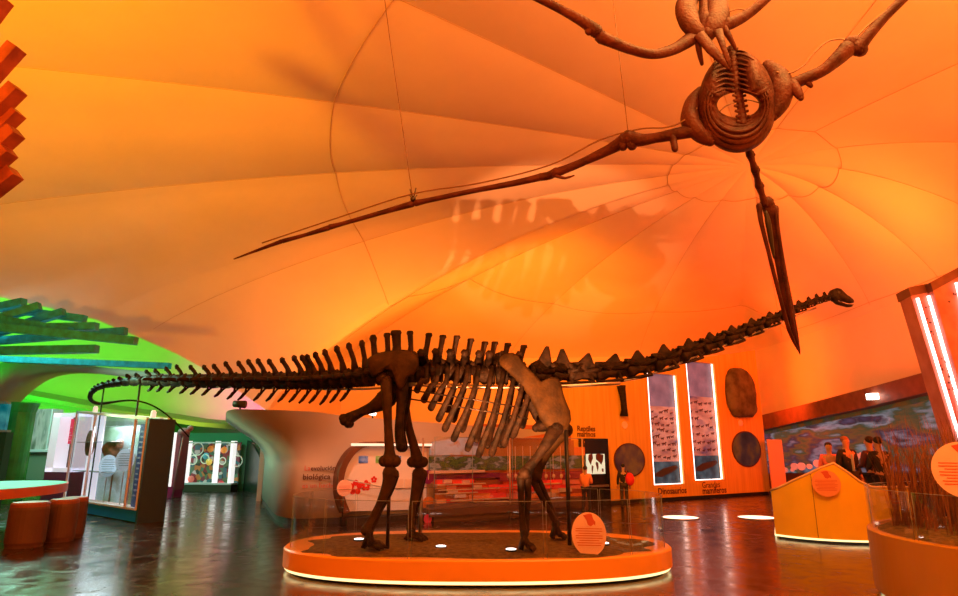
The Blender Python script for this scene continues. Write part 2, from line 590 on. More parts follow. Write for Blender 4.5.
# keep the creases at the seams crisp
o = struct(mb, 'ceiling', M['fabric'])
seam_idx = set()
for i, th in enumerate(ths):
    if any(abs(th - round(s, 6)) < 2e-6 for s in SEAMS): seam_idx.add(i)
ed = o.data
key = {}
attr = ed.attributes.new('sharp_edge', 'BOOLEAN', 'EDGE')
for e in ed.edges:
    a, b = e.vertices
    if a // (NS + 1) == b // (NS + 1) and (a // (NS + 1)) in seam_idx:
        attr.data[e.index].value = True
# stitched ring seams
mb = MB()
for R in (2.0, 10.4):
    pts = []
    for k in range(385):
        th = 2 * pi * k / 384
        kk, _ = rim_at(th)
        p = dome(th, min(0.97, R / kk)); p.z -= 0.02
        pts.append(p)
    mb.tube(pts, 0.009, 5)
for s in SEAMS:
    s0_ = 2.0 / rim_at(s)[0]; pts = [dome(s, s0_ + (0.98 - s0_) * k / 24) - V((0, 0, 0.012)) for k in range(25)]
    mb.tube(pts, 0.005, 5)
struct(mb, 'trim_1', M['seam'])

# closed walls under the rim (right, back and behind the camera)
def wall_strip(name, pts, m, t=0.15):
    """pts: list of (x,y,ztop); thickness outward (to the right of travel)"""
    mb = MB()
    for (x0, y0, z0), (x1, y1, z1) in zip(pts, pts[1:]):
        d = V((x1 - x0, y1 - y0, 0)).normalized(); nn = V((d.y, -d.x, 0)) * t
        a = V((x0, y0, 0)); b = V((x1, y1, 0))
        vs = [a, b, b + V((0, 0, z1)), a + V((0, 0, z0))]
        mb.prism(vs, nn)
    return struct(mb, name, m)
rr = 0.04
wall_strip('wall_right', [(12.4, -5, 5.83), (12.2, 6, 5.73), (12.2, 14, 5.73), (12.2, 22, 5.73), (12.2, 28.3, 5.83)], M['fabric'])
wall_strip('wall_back', [(12.2, 28.3, 5.83), (6, 28.3, 5.73), (0, 28.3, 5.63), (-6.2, 28.0, 5.43)], M['fabric'])
p0 = rim[0]
wall_strip('wall_center', [(-6.2, 28.0, 5.43), (-6.45, 24, 4.23), (p0[0], p0[1], p0[2] + 0.03)], M['fabric'])
wall_strip('wall_rear', [(-17.0, 8, 6.4), (-17.0, 0, 6.5), (-12, -8, 6.5), (0, -11, 6.2), (10.0, -9, 6.0), (12.4, -5, 5.8)], M['wall'])

# green gallery: far shell
GC = V((-14, 19, 0))
mb = MB(); vs = []; NA, NZ = 60, 22
for i in range(NA + 1):
    th = radians(-5 + 215 * i / NA)
    for j in range(NZ + 1):
        if j == 0: r, z = 19.0, 3.1
        else:
            q = j / NZ * pi / 2
            r, z = 19.0 * cos(q) ** 0.8 if j < NZ else 0.01, 3.1 + 9.5 * sin(q)
        vs.append(GC + V((r * cos(th), r * sin(th), z)))
fs = []
for i in range(NA):
    for j in range(NZ):
        a = i * (NZ + 1) + j
        c = sum((vs[q] for q in (a, a + NZ + 1, a + NZ + 2, a + 1)), V()) / 4
        if c.x > -6.9: continue
        fs.append((a, a + NZ + 1, a + NZ + 2, a + 1))
mb.add(vs, fs, True)
struct(mb, 'ceiling_gallery', M['fabric'])
mb = MB()
prev = None
pts = []
for i in range(31):
    th = radians(-5 + 215 * i / 30)
    pts.append(GC + V((19.0 * cos(th), 19.0 * sin(th), 0)))
for a, b in zip(pts, pts[1:]):
    if (a.x + b.x) / 2 > -6.6: continue
    mb.prism([a, b, b + V((0, 0, 3.15)), a + V((0, 0, 3.15))], ((a + b) / 2 - GC).normalized() * 0.15)
struct(mb, 'wall_gallery', M['gdark'])

# arched soffit band between the two halls of the gallery
mb = MB()
up = smooth_pts([atY(x, y, 24) for x, y in ((-60, 395), (-25, 374), (5, 362), (40, 360), (90, 366), (140, 371), (182, 376))], 5)
lo = smooth_pts([atY(x, y, 24) for x, y in ((-60, 470), (-25, 420), (5, 388), (35, 373), (80, 372), (135, 378), (182, 380))], 5)
n = len(up)
vs = up + lo + [p + V((0, 1.6, 0.1)) for p in up] + [p + V((0, 1.6, 0.1)) for p in lo]
fs = []
for i in range(n - 1):
    fs += [(i, i + 1, n + i + 1, n + i), (2 * n + i, 3 * n + i, 3 * n + i + 1, 2 * n + i + 1), (i, 2 * n + i, 2 * n + i + 1, i + 1), (n + i, n + i + 1, 3 * n + i + 1, 3 * n + i)]
mb.add(vs, fs, True)
struct(mb, 'trim_2', mat('soffit_plaster', (0.50, 0.42, 0.36), 0.7))
# soffit ring under the green shell
mb = MB()
lowr = [atY(x, y, 30) for x, y in ((-40, 384), (0, 394), (50, 403), (100, 412), (150, 419), (195, 426), (240, 430))]
hir = [p + V((0, 0, 0.55)) for p in lowr]
for a, b, c, d in zip(lowr, lowr[1:], hir, hir[1:]):
    mb.prism([a, b, d - V((0, 0, .35)), c - V((0, 0, .35))], V((0, 1.5, 0.2)))
struct(mb, 'trim_3', mat('grey_soffit', (0.40, 0.38, 0.33), 0.7))

# flared white wall in the middle
path = [(-8.2, 24.5), (-6.9, 20.5), (-5.6, 17.2), (-4.75, 15.1), (-4.35, 14.35), (-3.9, 13.95), (-3.3, 14.13), (-2.2, 14.5), (-1.0, 15.3), (0.4, 16.3), (2.0, 17.45)]
path = [V((p.x, p.y, 0)) for p in smooth_pts([V((x, y, 0)) for x, y in path], 4)]
n = len(path)
levels = [(0.0, 0.0), (0.13, 0.0), (0.131, 0.02), (1.25, 0.02), (1.45, 0.07), (1.7, 0.25), (1.95, 0.55), (2.2, 0.95), (2.42, 1.25)]
def flare_ring(scale_top=True):
    vs = []
    for i, p in enumerate(path):
        t = (path[min(i + 1, n - 1)] - path[max(i - 1, 0)]).normalized()
        nn = V((t.y, -t.x, 0))
        fr = i / (n - 1)
        f = 1 if fr < 0.42 else max(0.12, 1 - (fr - 0.42) / 0.30)
        zt = 1 if fr < 0.42 else 1 - 0.15 * min(1, (fr - 0.42) / 0.58)
        for z, off in levels:
            vs.append(p + nn * off * f + V((0, 0, z if z < 1.3 else 1.3 + (z - 1.3) * (zt if zt == 1 else (2.42 * zt - 1.3) / 1.12))))
    return vs
vs = flare_ring()
L = len(levels)
fs = [(i * L + j, (i + 1) * L + j, (i + 1) * L + j + 1, i * L + j + 1) for i in range(n - 1) for j in range(1, L - 1)]
mb = MB(); mb.add(vs, fs, True)
tops = [vs[i * L + L - 1] for i in range(n)]
# top shelf and back
bk = []
for i, p in enumerate(path):
    t = (path[min(i + 1, n - 1)] - path[max(i - 1, 0)]).normalized()
    bk.append(p - V((t.y, -t.x, 0)) * 0.25)
vv = tops + [V((b.x, b.y, t.z)) for b, t in zip(bk, tops)] + bk
fs = []
for i in range(n - 1):
    fs.append((i, i + 1, n + i + 1, n + i)); fs.append((n + i, n + i + 1, 2 * n + i + 1, 2 * n + i))
mb.add(vv, fs, False)
flared = struct(mb, 'wall_flared', M['wall'])
mb = MB()
fs = [(i * L, (i + 1) * L, (i + 1) * L + 1, i * L + 1) for i in range(n - 1)]
mb.add([p for p in vs], fs, False)
struct(mb, 'baseboard_flared', M['dark'])

# ================================================================== DINOSAUR SKELETON
PLC = V((-0.02, 9.22, 0))          # platform centre
PA, PB, PTOP = 2.66, 1.40, 0.31
def plan(a, sx=PA, sy=PB, e=2.35):
    c, s = cos(a), sin(a)
    return V((math.copysign(abs(c) ** (2 / e), c) * sx, math.copysign(abs(s) ** (2 / e), s) * sy, 0))

DY = [(60, 19.0), (92, 17.2), (140, 15.7), (200, 13.2), (260, 11.2), (320, 9.8), (372, 8.9), (420, 8.75), (560, 8.75), (640, 8.9), (740, 9.3), (860, 9.7)]
CL = [(90, 396), (93, 391), (97, 388), (105, 385), (125, 382), (150, 380.5), (200, 381), (260, 381), (320, 381), (372, 377), (400, 372), (440, 370), (480, 372), (520, 373), (560, 371), (600, 370), (640, 365), (665, 358), (688, 350), (709, 342), (731, 334), (751, 326), (769, 319), (785, 312), (801, 305), (811, 301), (819, 298), (830, 296)]
CR = [(90, 2.2), (100, 2.8), (120, 3.8), (160, 5.6), (200, 6.8), (280, 8.2), (350, 9), (400, 10), (440, 10), (520, 10), (580, 9), (640, 9), (700, 8), (740, 7), (780, 5.2), (805, 3.6), (830, 2.6)]
dino = thing('dinosaur_skeleton', (PLC.x, 8.75, PTOP), 'huge dark long-necked dinosaur skeleton standing on the round orange platform', 'dinosaur skeleton')
def SP(px, py=None, off=0.0):
    Y = interp(DY, px) + off
    return atY(px, interp(CL, px) if py is None else py, Y)
def mx(px): return mpp(interp(DY, px))
RX = V((0, 1, 0))
def sidev(px):
    t = (SP(px + 3) - SP(px - 3)); t.z = 0
    t.normalize()
    return V((-t.y, t.x, 0))

# caudal vertebrae
tail_tops = [(92, 389), (94.5, 386.5), (98, 384.5), (102, 383), (108, 381.5), (113, 380), (119, 378), (127, 375), (136, 374), (147, 371), (156, 370), (167, 368), (178, 366), (192, 366.5), (205, 366.5), (215, 365.5), (227, 363), (240, 362.5), (250, 361), (259, 360), (270, 360.5), (283, 359), (295, 357), (303, 356.5), (308, 356), (316, 353.5), (325, 350.5), (337, 347), (349, 344), (362, 341), (373, 335)]
for i, (tx, ty) in enumerate(tail_tops):
    lean = interp([(100, 2), (200, 4), (300, 7), (345, 7), (373, 2)], tx)
    bx = tx + lean
    nx_ = (tail_tops[i + 1][0] + interp([(100, 2), (200, 4), (300, 7), (345, 7), (373, 2)], tail_tops[i + 1][0])) if i < len(tail_tops) - 1 else bx + 9
    hw = max(1.6, (nx_ - bx) * 0.5)
    k = mx(bx); r = interp(CR, bx) * k
    w = sidev(bx)
    mb = MB()
    a = SP(bx - hw * 0.92); b = SP(bx + hw * 0.92)
    mb.tube([a, a.lerp(b, .12), a.lerp(b, .5), a.lerp(b, .88), b], [r * .85, r * 1.08, r * .58, r * 1.08, r * .85], 8)
    c = a.lerp(b, .5)
    yb = interp(CL, bx) - interp(CR, bx) * .6
    root = SP(bx, yb); tip = SP(tx, ty); tip = V((tip.x, root.y + (tip.y - root.y) * .2, tip.z))
    m1 = root.lerp(tip, .45) + V((k * 1.6, 0, 0)) * (1 if tx < 350 else 0.3)
    sw = interp([(90, .9), (120, 1.9), (200, 2.7), (300, 3.2), (373, 3.5)], tx) * k
    t_ = (b - a).normalized()
    mb.tube([root, root.lerp(m1, .6), m1, m1.lerp(tip, .6), tip - (tip - m1).normalized() * sw, tip], [sw * 1.8, sw * 1.25, sw * .95, sw * .9, sw * 1.25, sw * .7], 6, flat=.55, side=w)
    if tx > 150:   # side processes
        for sg in (-1, 1):
            mb.tube([c, c + w * sg * r * 1.9 + V((0, 0, r * .15)), c + w * sg * r * 2.6 + V((-k, 0, 0))], [r * .45, r * .3, r * .25], 5)
        mb.tube([root + t_ * k, root + t_ * hw * k * 1.5 + V((0, 0, r * .45))], [r * .35, r * .2], 5)
    mb.build('tail_vertebra', M['dino'], dino)
# chevrons
chev = [(150, 391.5), (159, 392), (170, 393), (183, 394), (194, 395), (205, 396), (218, 397.5), (231, 400), (242, 401), (257, 401.5), (269, 402), (281, 402.5), (292, 403), (302, 404), (312, 404), (322, 405.5), (332, 403.5), (342, 402)]
for tx, ty in chev:
    bx = tx + interp([(150, 3), (250, 7), (342, 9)], tx)
    k = mx(bx); w = sidev(bx)
    y0 = interp(CL, bx) + interp(CR, bx) * .8
    r0 = SP(bx, y0); tip = SP(tx, ty); tip.y = r0.y
    mid = r0.lerp(tip, .55) + V((k * 1.8, 0, 0))
    mb = MB()
    for sg in (-1, 1):
        mb.tube([r0 + w * sg * k * 2.2, mid.lerp(r0, .4) + w * sg * k * .8, mid], [k * 1.1, k * 1.0, k * 1.1], 5)
    mb.tube([mid + V((0, 0, k)), mid.lerp(tip, .5) + V((k * .3, 0, 0)), tip], [k * 2.3, k * 2.1, k * 1.1], 6, flat=.6, side=w)
    mb.build('chevron_bone', M['dino'], dino)
# whip tail, curling back behind the tail
wp = [(91.5, 392, 17.2), (90, 397, 17.3), (92.5, 401.5, 17.5), (100, 403.5, 17.8), (110, 402.5, 18), (122, 400.8, 18.1), (134, 400.5, 18.2), (146, 403, 18.3), (157, 408, 18.5), (167, 415, 18.7), (178, 425, 18.9), (189, 437, 19)]
pts = smooth_pts([atY(*p) for p in wp], 4)
nn_ = len(pts)
MB().tube(pts, [0.05 * (1 - i / nn_) ** 3 + 0.022 for i in range(nn_)], 7).build('whip_tail', M['dino'], dino)

# sacrum and dorsal vertebrae
dors = [(387, 333, 0), (396, 330.5, 1), (410, 331, 0), (429, 333, 0), (443, 335, 0), (457, 335.5, 0), (471, 338.5, 0), (485, 341.5, 0), (495, 341.5, 0), (508, 343, 0), (524, 345, 0)]
for i, (tx, ty, wide) in enumerate(dors):
    bx = tx - (0 if i < 3 else 6)
    hw = 6.2
    k = mx(bx); r = 9.8 * k; w = sidev(bx)
    a = SP(bx - hw, interp(CL, bx) + 3); b = SP(bx + hw, interp(CL, bx) + 3)
    mb = MB()
    mb.tube([a, a.lerp(b, .15), a.lerp(b, .5), a.lerp(b, .85), b], [r * .85, r, r * .68, r, r * .85], 10)
    arch = SP(bx, interp(CL, bx) - 6)
    mb.tube([a.lerp(b, .5), arch, SP(bx, interp(CL, bx) - 14)], [r * .9, r * .72, r * .34], 8, flat=.7, side=w)
    for sg in (-1, 1):      # transverse wings, up and out
        mb.tube([arch, arch + w * sg * r * 1.6 + V((0, 0, r * .8)), arch + w * sg * r * 2.5 + V((0, 0, r * .9))], [r * .5, r * .33, r * .4], 6)
        mb.tube([arch + V((sg * k * 2, 0, 0)), arch + V((sg * k * 7.5, 0, k * 3.5))], [r * .4, r * .22], 5)
    root = SP(bx, interp(CL, bx) - 10); tip = SP(tx, ty); tip.y = root.y
    sw = k * (3.1 if not wide else 5.2)
    m1 = root.lerp(tip, .5) + V((k * .8, 0, 0))
    mb.tube([root, root.lerp(m1, .5), m1, m1.lerp(tip, .7), tip - V((0, 0, sw * .6)), tip], [sw * 1.7, sw * 1.1, sw * .85, sw * .95, sw * 1.2, sw * .95], 8, flat=.5, side=w)
    mb.build('back_vertebra', M['dino'], dino)

# cervical vertebrae: (apex x, apex y, half length px, style)
cerv = [(547, 347, 11, 1), (562, 349.5, 12, 0), (588, 354, 15, 1), (615, 354.5, 15, 1), (637, 351, 14, 0), (663, 345, 13.5, 0), (688, 339, 12.5, 0), (709, 333, 11.5, 0), (731, 326, 11, 0), (751, 318.5, 10, 0), (769, 312, 9, 0), (785, 305.5, 8, 0), (798, 300.5, 6.5, 0), (808, 297, 5, 0), (816, 294, 4.5, 0), (824, 292, 4, 0)]
for i, (tx, ty, hl, st) in enumerate(cerv):
    cx = tx + (-5 if st else 1.5)
    k = mx(cx); w = sidev(cx)
    yc = interp(CL, cx)
    rpx = interp(CR, cx) * 1.18
    r = rpx * k
    a = SP(cx - hl, interp(CL, cx - hl) + 1); b = SP(cx + hl, interp(CL, cx + hl) + 1)
    T = (b - a).normalized(); U = w.cross(T)
    if U.z < 0: U = -U
    cdn = (a + b) / 2 - U * r * .35
    A = cdn - T * hl * k; B = cdn + T * hl * k
    mb = MB()
    mb.tube([A, A.lerp(B, .10), A.lerp(B, .45), A.lerp(B, .85), B, B + T * k * 1.4], [r * .66, r * .74, r * .40, r * .52, r * .46, r * .2], 9)
    # neural arch roof: a wedge ridge with flared edges
    pk = SP(tx, ty); pk = V((pk.x, cdn.y, pk.z))
    e0 = A + U * r * 1.0 + T * k; e1 = B + U * r * .62
    for sg in (-1, 1):
        vs_ = [e0 + w * sg * r * .62, e0.lerp(pk, .55) - U * r * .34 + w * sg * r * .3, pk - T * k * 1.2 + w * sg * r * .10, pk + T * k * 1.2 + w * sg * r * .10, pk.lerp(e1, .45) - U * r * .30 + w * sg * r * .3, e1 + w * sg * r * .55, cdn + w * sg * r * .28 + T * hl * k * .6, cdn + w * sg * r * .28 - T * hl * k * .6]
        mb.prism([p for p in vs_], -w * sg * r * .22)
    mb.tube([e0, e0.lerp(pk, .5) - U * r * .38, pk - U * k * 1.0, pk + U * k * .3 + T * k], [r * .22, r * .16, r * .2, r * .12], 6)
    mb.tube([pk, pk.lerp(e1, .5) - U * r * .36, e1], [r * .2, r * .13, r * .16], 6)
    for sg in (-1, 1):
        mb.tube([cdn + U * r * .3, e0 + w * sg * r * .75 - U * r * .25, e0 - T * k * 2.2 + w * sg * r * .8], [r * .3, r * .24, r * .2], 6)
        mb.tube([cdn + U * r * .3, e1 + w * sg * r * .7 - U * r * .2, e1 + T * k * 2.8 + w * sg * r * .72 + U * k], [r * .3, r * .22, r * .16], 6)
        # cervical ribs sweeping back under the centrum
        q = cdn - U * r * .75 + w * sg * r * .6
        mb.tube([cdn + w * sg * r * .3 + T * hl * k * .4, q + T * hl * k * .55, q - T * hl * k * .2, q - T * hl * k * 1.15 + U * r * .12], [r * .22, r * .22, r * .15, r * .06], 6)
    mb.build('neck_vertebra', M['dino'], dino)

# skull: profile outline extruded, with a separate lower jaw
k = mx(842)
Ys = interp(DY, 842)
def sk(pts, half, name, taper=None):
    mb = MB()
    n = len(pts)
    layers = [(-half, .72), (-half * .6, .95), (half * .6, .95), (half, .72)]
    cx = sum(p[0] for p in pts) / n; cy = sum(p[1] for p in pts) / n
    vs = []
    for dy, s in layers:
        for x, y in pts:
            vs.append(atY(cx + (x - cx) * s, cy + (y - cy) * s, Ys) + V((0, dy * (1 - max(0, (x - 836)) * .028), 0)))
    fs = [tuple(range(n)), tuple(reversed(range(3 * n, 4 * n)))]
    for l in range(3):
        for q in range(n):
            q2 = (q + 1) % n
            fs.append((l * n + q, (l + 1) * n + q, (l + 1) * n + q2, l * n + q2))
    mb.add(vs, fs, True)
    return mb
skull = sk([(829, 293), (831, 289.5), (835, 288.2), (839, 289), (842, 291.5), (846, 295), (850, 297.5), (853.5, 300.5), (854, 303), (851, 303.5), (846, 302), (841, 300.5), (838, 299.5), (836, 302), (833, 301), (830, 298)], .085, 'skull').build('skull', M['dino'], dino)
mb = MB()
c = atY(836, 293.5, Ys)
for sg in (-1, 1): mb.ball(c + V((0, sg * .068, 0)), (.035, .02, .035))
mb.build('eye_socket', M['dark'], skull)
sk([(833, 301), (836, 303.5), (842, 305.5), (848, 307.3), (852, 306.8), (853.5, 304.8), (851, 305), (846, 304.6), (841, 303.2), (837, 301.5)], .06, 'jaw').build('lower_jaw', M['dino'], dino)

# ribs: (top x, bottom x, bottom y)
ribs = [(425, 416, 392, .75), (436, 423, 402, .8), (446, 430, 410, .85), (456, 438, 421, .95), (466, 444, 431, 1), (477, 453, 441, 1), (490, 467, 451, 1), (502, 478, 457, 1), (513, 491, 456, .95), (523, 503, 447, .9), (532, 513, 437, .8)]
for i, (tx, bx, by, wd) in enumerate(ribs):
    for sg in (-1, 1):
        Yc = 8.75
        sc = mx(tx)
        spread = .50 * wd
        yt = interp(CL, tx) - 5
        bxx = bx + (0 if sg < 0 else 9); byy = by - (0 if sg < 0 else 9)
        P0 = atY(tx, yt, Yc + sg * .06)
        P1 = atY(tx + 1.5, yt - 1 + 3, Yc + sg * spread * .55)
        P2 = atY(tx + (bxx - tx) * .12 + 2, yt + 16, Yc + sg * spread * .92)
        P3 = atY(tx + (bxx - tx) * .45 + 1.5, yt + (byy - yt) * .55, Yc + sg * spread)
        P4 = atY(tx + (bxx - tx) * .8 + 0.5, yt + (byy - yt) * .83, Yc + sg * spread * .86)
        P5 = atY(bxx, byy, Yc + sg * spread * .62)
        pts = smooth_pts([P0, P1, P2, P3, P4, P5], 4)
        m_ = len(pts)
        rad = [sc * interp([(0, 3.0), (.15, 2.3), (.4, 2.3), (.75, 3.0), (.93, 3.6), (1, 2.3)], j / (m_ - 1)) for j in range(m_)]
        MB().tube(pts, rad, 7, flat=.6, side=(0, 1, 0)).build('rib', M['dino'], dino)

# pelvis
def plate(px_outline, Y, thick, name, m, bulge=.25):
    """thick bone plate: outline in the plane at depth Y, domed on both sides"""
    n = len(px_outline)
    cx = sum(p[0] for p in px_outline) / n; cy = sum(p[1] for p in px_outline) / n
    mb = MB(); vs = []
    layers = [(-.5, .55), (-.42, .85), (-.15, 1), (.15, 1), (.42, .85), (.5, .55)]
    for d, s in layers:
        for x, y in px_outline:
            vs.append(atY(cx + (x - cx) * s, cy + (y - cy) * s, Y) + V((0, d * thick, 0)))
    fs = []
    for l in range(len(layers) - 1):
        for q in range(n):
            q2 = (q + 1) % n
            fs.append((l * n + q, (l + 1) * n + q, (l + 1) * n + q2, l * n + q2))
    last = (len(layers) - 1) * n
    fs += [tuple(range(n)), tuple(reversed(range(last, last + n)))]
    mb.add(vs, fs, True)
    return mb.build(name, m, dino)
ilium = [(367, 360), (371, 356.5), (378, 353.5), (387, 351.8), (396, 351), (405, 351.2), (412, 352.5), (417, 356), (419, 361), (418, 368), (414, 374), (408, 377), (405, 383), (402, 390), (398, 388), (396, 379), (392, 371.5), (386, 369.5), (379, 371), (376, 376.5), (372, 376.5), (369, 371), (367, 366)]
plate(ilium, 8.42, .16, 'hip_bone', M['girdle'])
plate([(x + 3, y - 1) for x, y in ilium], 9.08, .16, 'hip_bone', M['girdle'])
def bone(pp, radii, name, m, n=10, flat=None, parent=dino, k=5):
    """pp: list of (px,py,Y); radii px"""
    P = [atY(*p) for p in pp]
    pts = smooth_pts(P, k)
    tab = [(i, r) for i, r in enumerate(radii)]
    rad = [interp(tab, i / k) * mpp(pts[i].y) for i in range(len(pts))]
    mb = MB(); mb.tube(pts, rad, n, flat=flat, side=(0, 1, 0) if flat else None)
    mb.ball(pts[0], rad[0] * .99, 10, 6); mb.ball(pts[-1], rad[-1] * .99, 10, 6)
    return mb, pts, rad
def bone_part(name, m, pp, radii, parent=dino, flat=None, knobs=()):
    mb, pts, rad = bone(pp, radii, name, m, flat=flat)
    for (x, y, Y, r) in knobs: mb.ball(atY(x, y, Y), r * mpp(Y), 10, 6)
    return mb.build(name, m, parent)
for dY, dx in ((8.55, 0), (8.98, 4)):
    bone_part('ischium', M['dino'], [(390 + dx, 388, dY), (384 + dx, 399, dY), (372 + dx, 407, dY), (360 + dx * .7, 412, dY), (349 + dx * .5, 418, dY), (344 + dx * .5, 421, dY)], [6, 9, 5.5, 3.8, 5.5, 4.5], flat=.6, knobs=((343 + dx * .5, 418, dY, 4.2), (348 + dx * .5, 424, dY, 4)))
    bone_part('pubis', M['dino'], [(402 + dx, 382, dY), (402 + dx, 397, dY), (400 + dx, 415, dY), (399 + dx * .5, 432, dY), (401 + dx * .5, 447, dY)], [7, 5.5, 4.2, 4.5, 5], flat=.7)

# hind legs
def foot(cx, cy, Y, sgn, n_toes, toe_px, parent, width_px):
    """a splayed foot: metatarsals and clawed toes, resting on the soil"""
    ft = MB()
    ground = PTOP + 0.045
    k = mpp(Y)
    ank = atY(cx, cy, Y)
    for t in range(n_toes):
        f = (t / (n_toes - 1) - .5) * 2 if n_toes > 1 else 0
        yo = f * width_px * k
        knuck = V((ank.x + sgn * k * 3.5 + abs(f) * -k * 1, ank.y + yo * .8, ground + k * 5.0))
        tip = V((knuck.x + sgn * toe_px * k * (1 - .25 * abs(f)), ank.y + yo * 1.25, ground + k * 1.0))
        midp = knuck.lerp(tip, .5) + V((0, 0, k * 1.2))
        ft.tube([ank + V((0, yo * .4, 0)), ank.lerp(knuck, .5) + V((0, yo * .3, 0)), knuck], [2.4 * k, 1.8 * k, 2.5 * k], 7)
        ft.tube([knuck, midp, midp.lerp(tip, .5), tip], [2.3 * k, 1.9 * k, 2.1 * k, .7 * k], 7)
        ft.ball(knuck, 2.5 * k, 8, 5); ft.ball(midp, 2.2 * k, 8, 5)
        ft.tube([ank + V((0, yo * .4, 0)), V((ank.x - sgn * 4 * k, ank.y + yo * .7, ground + 1.8 * k))], [2.2 * k, 2.3 * k], 6)
    ft.ball(ank, 4.2 * k, 10, 6)
    return ft.build('foot_bones', M['dino'], parent)
YN, YF = 8.36, 9.08
bone_part('thigh_bone', M['girdle'], [(386, 381, YN + .1), (387, 400, YN), (388, 425, YN), (389.5, 450, YN), (389.5, 460, YN)], [6, 5.0, 4.0, 4.8, 8.0], knobs=((384, 461, YN, 5.5), (395, 461, YN, 6), (382, 378, YN + .12, 6)))
bone_part('shin_bone', M['girdle'], [(390, 473, YN), (388, 485, YN), (379, 505, YN), (370, 522, YN), (366, 530, YN)], [7.4, 6.0, 3.4, 3.4, 5.4], knobs=((394, 474, YN, 5),))
bone_part('calf_bone', M['dino'], [(396, 476, YN + .07), (391, 492, YN + .08), (380, 512, YN + .08), (371, 530, YN + .07)], [3.2, 2, 2, 3])
foot(369, 533, YN, 1, 5, 14, dino, 11)
bone_part('thigh_bone', M['girdle'], [(401, 384, YF - .1), (404, 402, YF), (409, 428, YF), (415, 450, YF), (417.5, 461, YF)], [5.6, 4.6, 3.8, 4.6, 7.2], knobs=((412, 462, YF, 5.2), (423, 462, YF, 5.2)))
bone_part('shin_bone', M['girdle'], [(419, 474, YF), (417, 486, YF), (413, 505, YF), (411, 520, YF), (411, 528, YF)], [6.8, 5.4, 3.4, 3.3, 4.8], knobs=((423, 474, YF, 4.5),))
bone_part('calf_bone', M['dino'], [(424, 476, YF + .06), (421, 492, YF + .06), (416, 512, YF + .06), (413, 528, YF + .06)], [2.8, 1.8, 1.8, 2.6])
foot(411, 530, YF, 1, 5, 13, dino, 10)

# shoulder girdle and fore legs
scap = [(499, 360), (501, 356), (506, 353.5), (513, 353), (518, 356), (522, 362), (529, 369), (536, 376.5), (541, 381.5), (546, 379), (552, 377), (558, 378), (561, 383), (563, 393), (566, 402), (570, 411), (571, 420), (568, 427), (562, 431), (554, 431), (546, 427), (540, 419), (535, 408), (530, 398), (523, 388), (515, 379), (507, 371), (501, 366)]
plate(scap, 8.36, .13, 'shoulder_blade', M['girdle'])
plate([(x - 8 + (x - 499) * .02, y - 1) for x, y in scap], 9.14, .13, 'shoulder_blade', M['dino'])
HN, HF = 8.28, 9.2
bone_part('upper_arm_bone', M['dino'], [(556, 428, HN + .1), (549, 440, HN), (538, 456, HN), (529, 467, HN), (525, 473, HN)], [8.0, 6.0, 4.0, 4.6, 6.2], flat=.8)
bone_part('forearm_bone', M['dino'], [(521, 478, HN), (521, 495, HN), (522, 515, HN), (523.5, 530, HN)], [4.2, 3.0, 2.8, 3.8])
bone_part('forearm_bone', M['dino'], [(527, 478, HN + .1), (528, 495, HN + .08), (527, 515, HN + .08), (526, 530, HN + .06)], [4.4, 3.2, 2.8, 3.6])
foot(524.5, 534, HN - .05, 1, 5, 7, dino, 9)
bone_part('upper_arm_bone', M['girdle'], [(566, 430, HF - .1), (556, 441, HF), (546, 456, HF), (539, 468, HF), (536, 476, HF)], [7, 5.4, 4, 4.6, 6.0], flat=.8)
bone_part('forearm_bone', M['dino'], [(534, 482, HF), (541, 496, HF), (549, 510, HF), (555, 521, HF)], [3.6, 2.7, 2.5, 3.2])
bone_part('forearm_bone', M['dino'], [(539, 482, HF + .08), (546, 496, HF + .08), (552, 510, HF + .08), (556, 521, HF + .06)], [3.6, 2.6, 2.4, 3.2])
foot(556, 524, HF, 1, 5, 6, dino, 8)
# coracoid / sternal plates below the shoulders
bone_part('breast_bone', M['dino'], [(553, 418, 8.75), (545, 424, 8.75), (536, 428, 8.75)], [9, 8, 4], flat=1.6)

# mounting steelwork
mb = MB()
mb.tube([SP(x, interp(CL, x) + interp([(180, 5), (300, 7), (400, 14), (620, 14), (700, 9)], x)) for x in range(200, 830, 14)], .016, 6)
mb.tube(smooth_pts([atY(408, 384, 8.6), atY(470, 387, 8.6), atY(540, 387, 8.6), atY(620, 383, 8.65)], 4), .026, 7)
mb.build('spine_support_rail', M['steel'], dino)
for sg in (-1, 1):
    for ya, yb in ((390, 409), (399, 419)):
        pts = smooth_pts([atY(410, ya, 8.75 + sg * .28), atY(445, ya + (yb - ya) * .28, 8.75 + sg * .46), atY(490, ya + (yb - ya) * .65, 8.75 + sg * .50), atY(528, yb, 8.75 + sg * .36)], 4)
        MB().tube(pts, .011, 5).build('rib_tie_rod', M['rod'], dino)
def post(px, ytop, Y, r=.024, zb=None, m=None):
    t = atY(px, ytop, Y); zb = PTOP + .02 if zb is None else zb
    mb = MB(); mb.tube([V((t.x, Y, zb)), t], r, 8)
    mb.disc(V((t.x, Y, zb + .012)), (0, 0, 1), r * 3, .012, up=V((0, 1, 0)), n=14)
    mb.build('support_post', m or M['rod'], dino)
post(390, 466, 8.5); post(421.5, 466, 9.2, m=M['steel']); post(566, 430, 8.75, .03)
post(104, 388, 16.9, .02, 0.0); post(140, 385, 15.75, .026, 0.0)

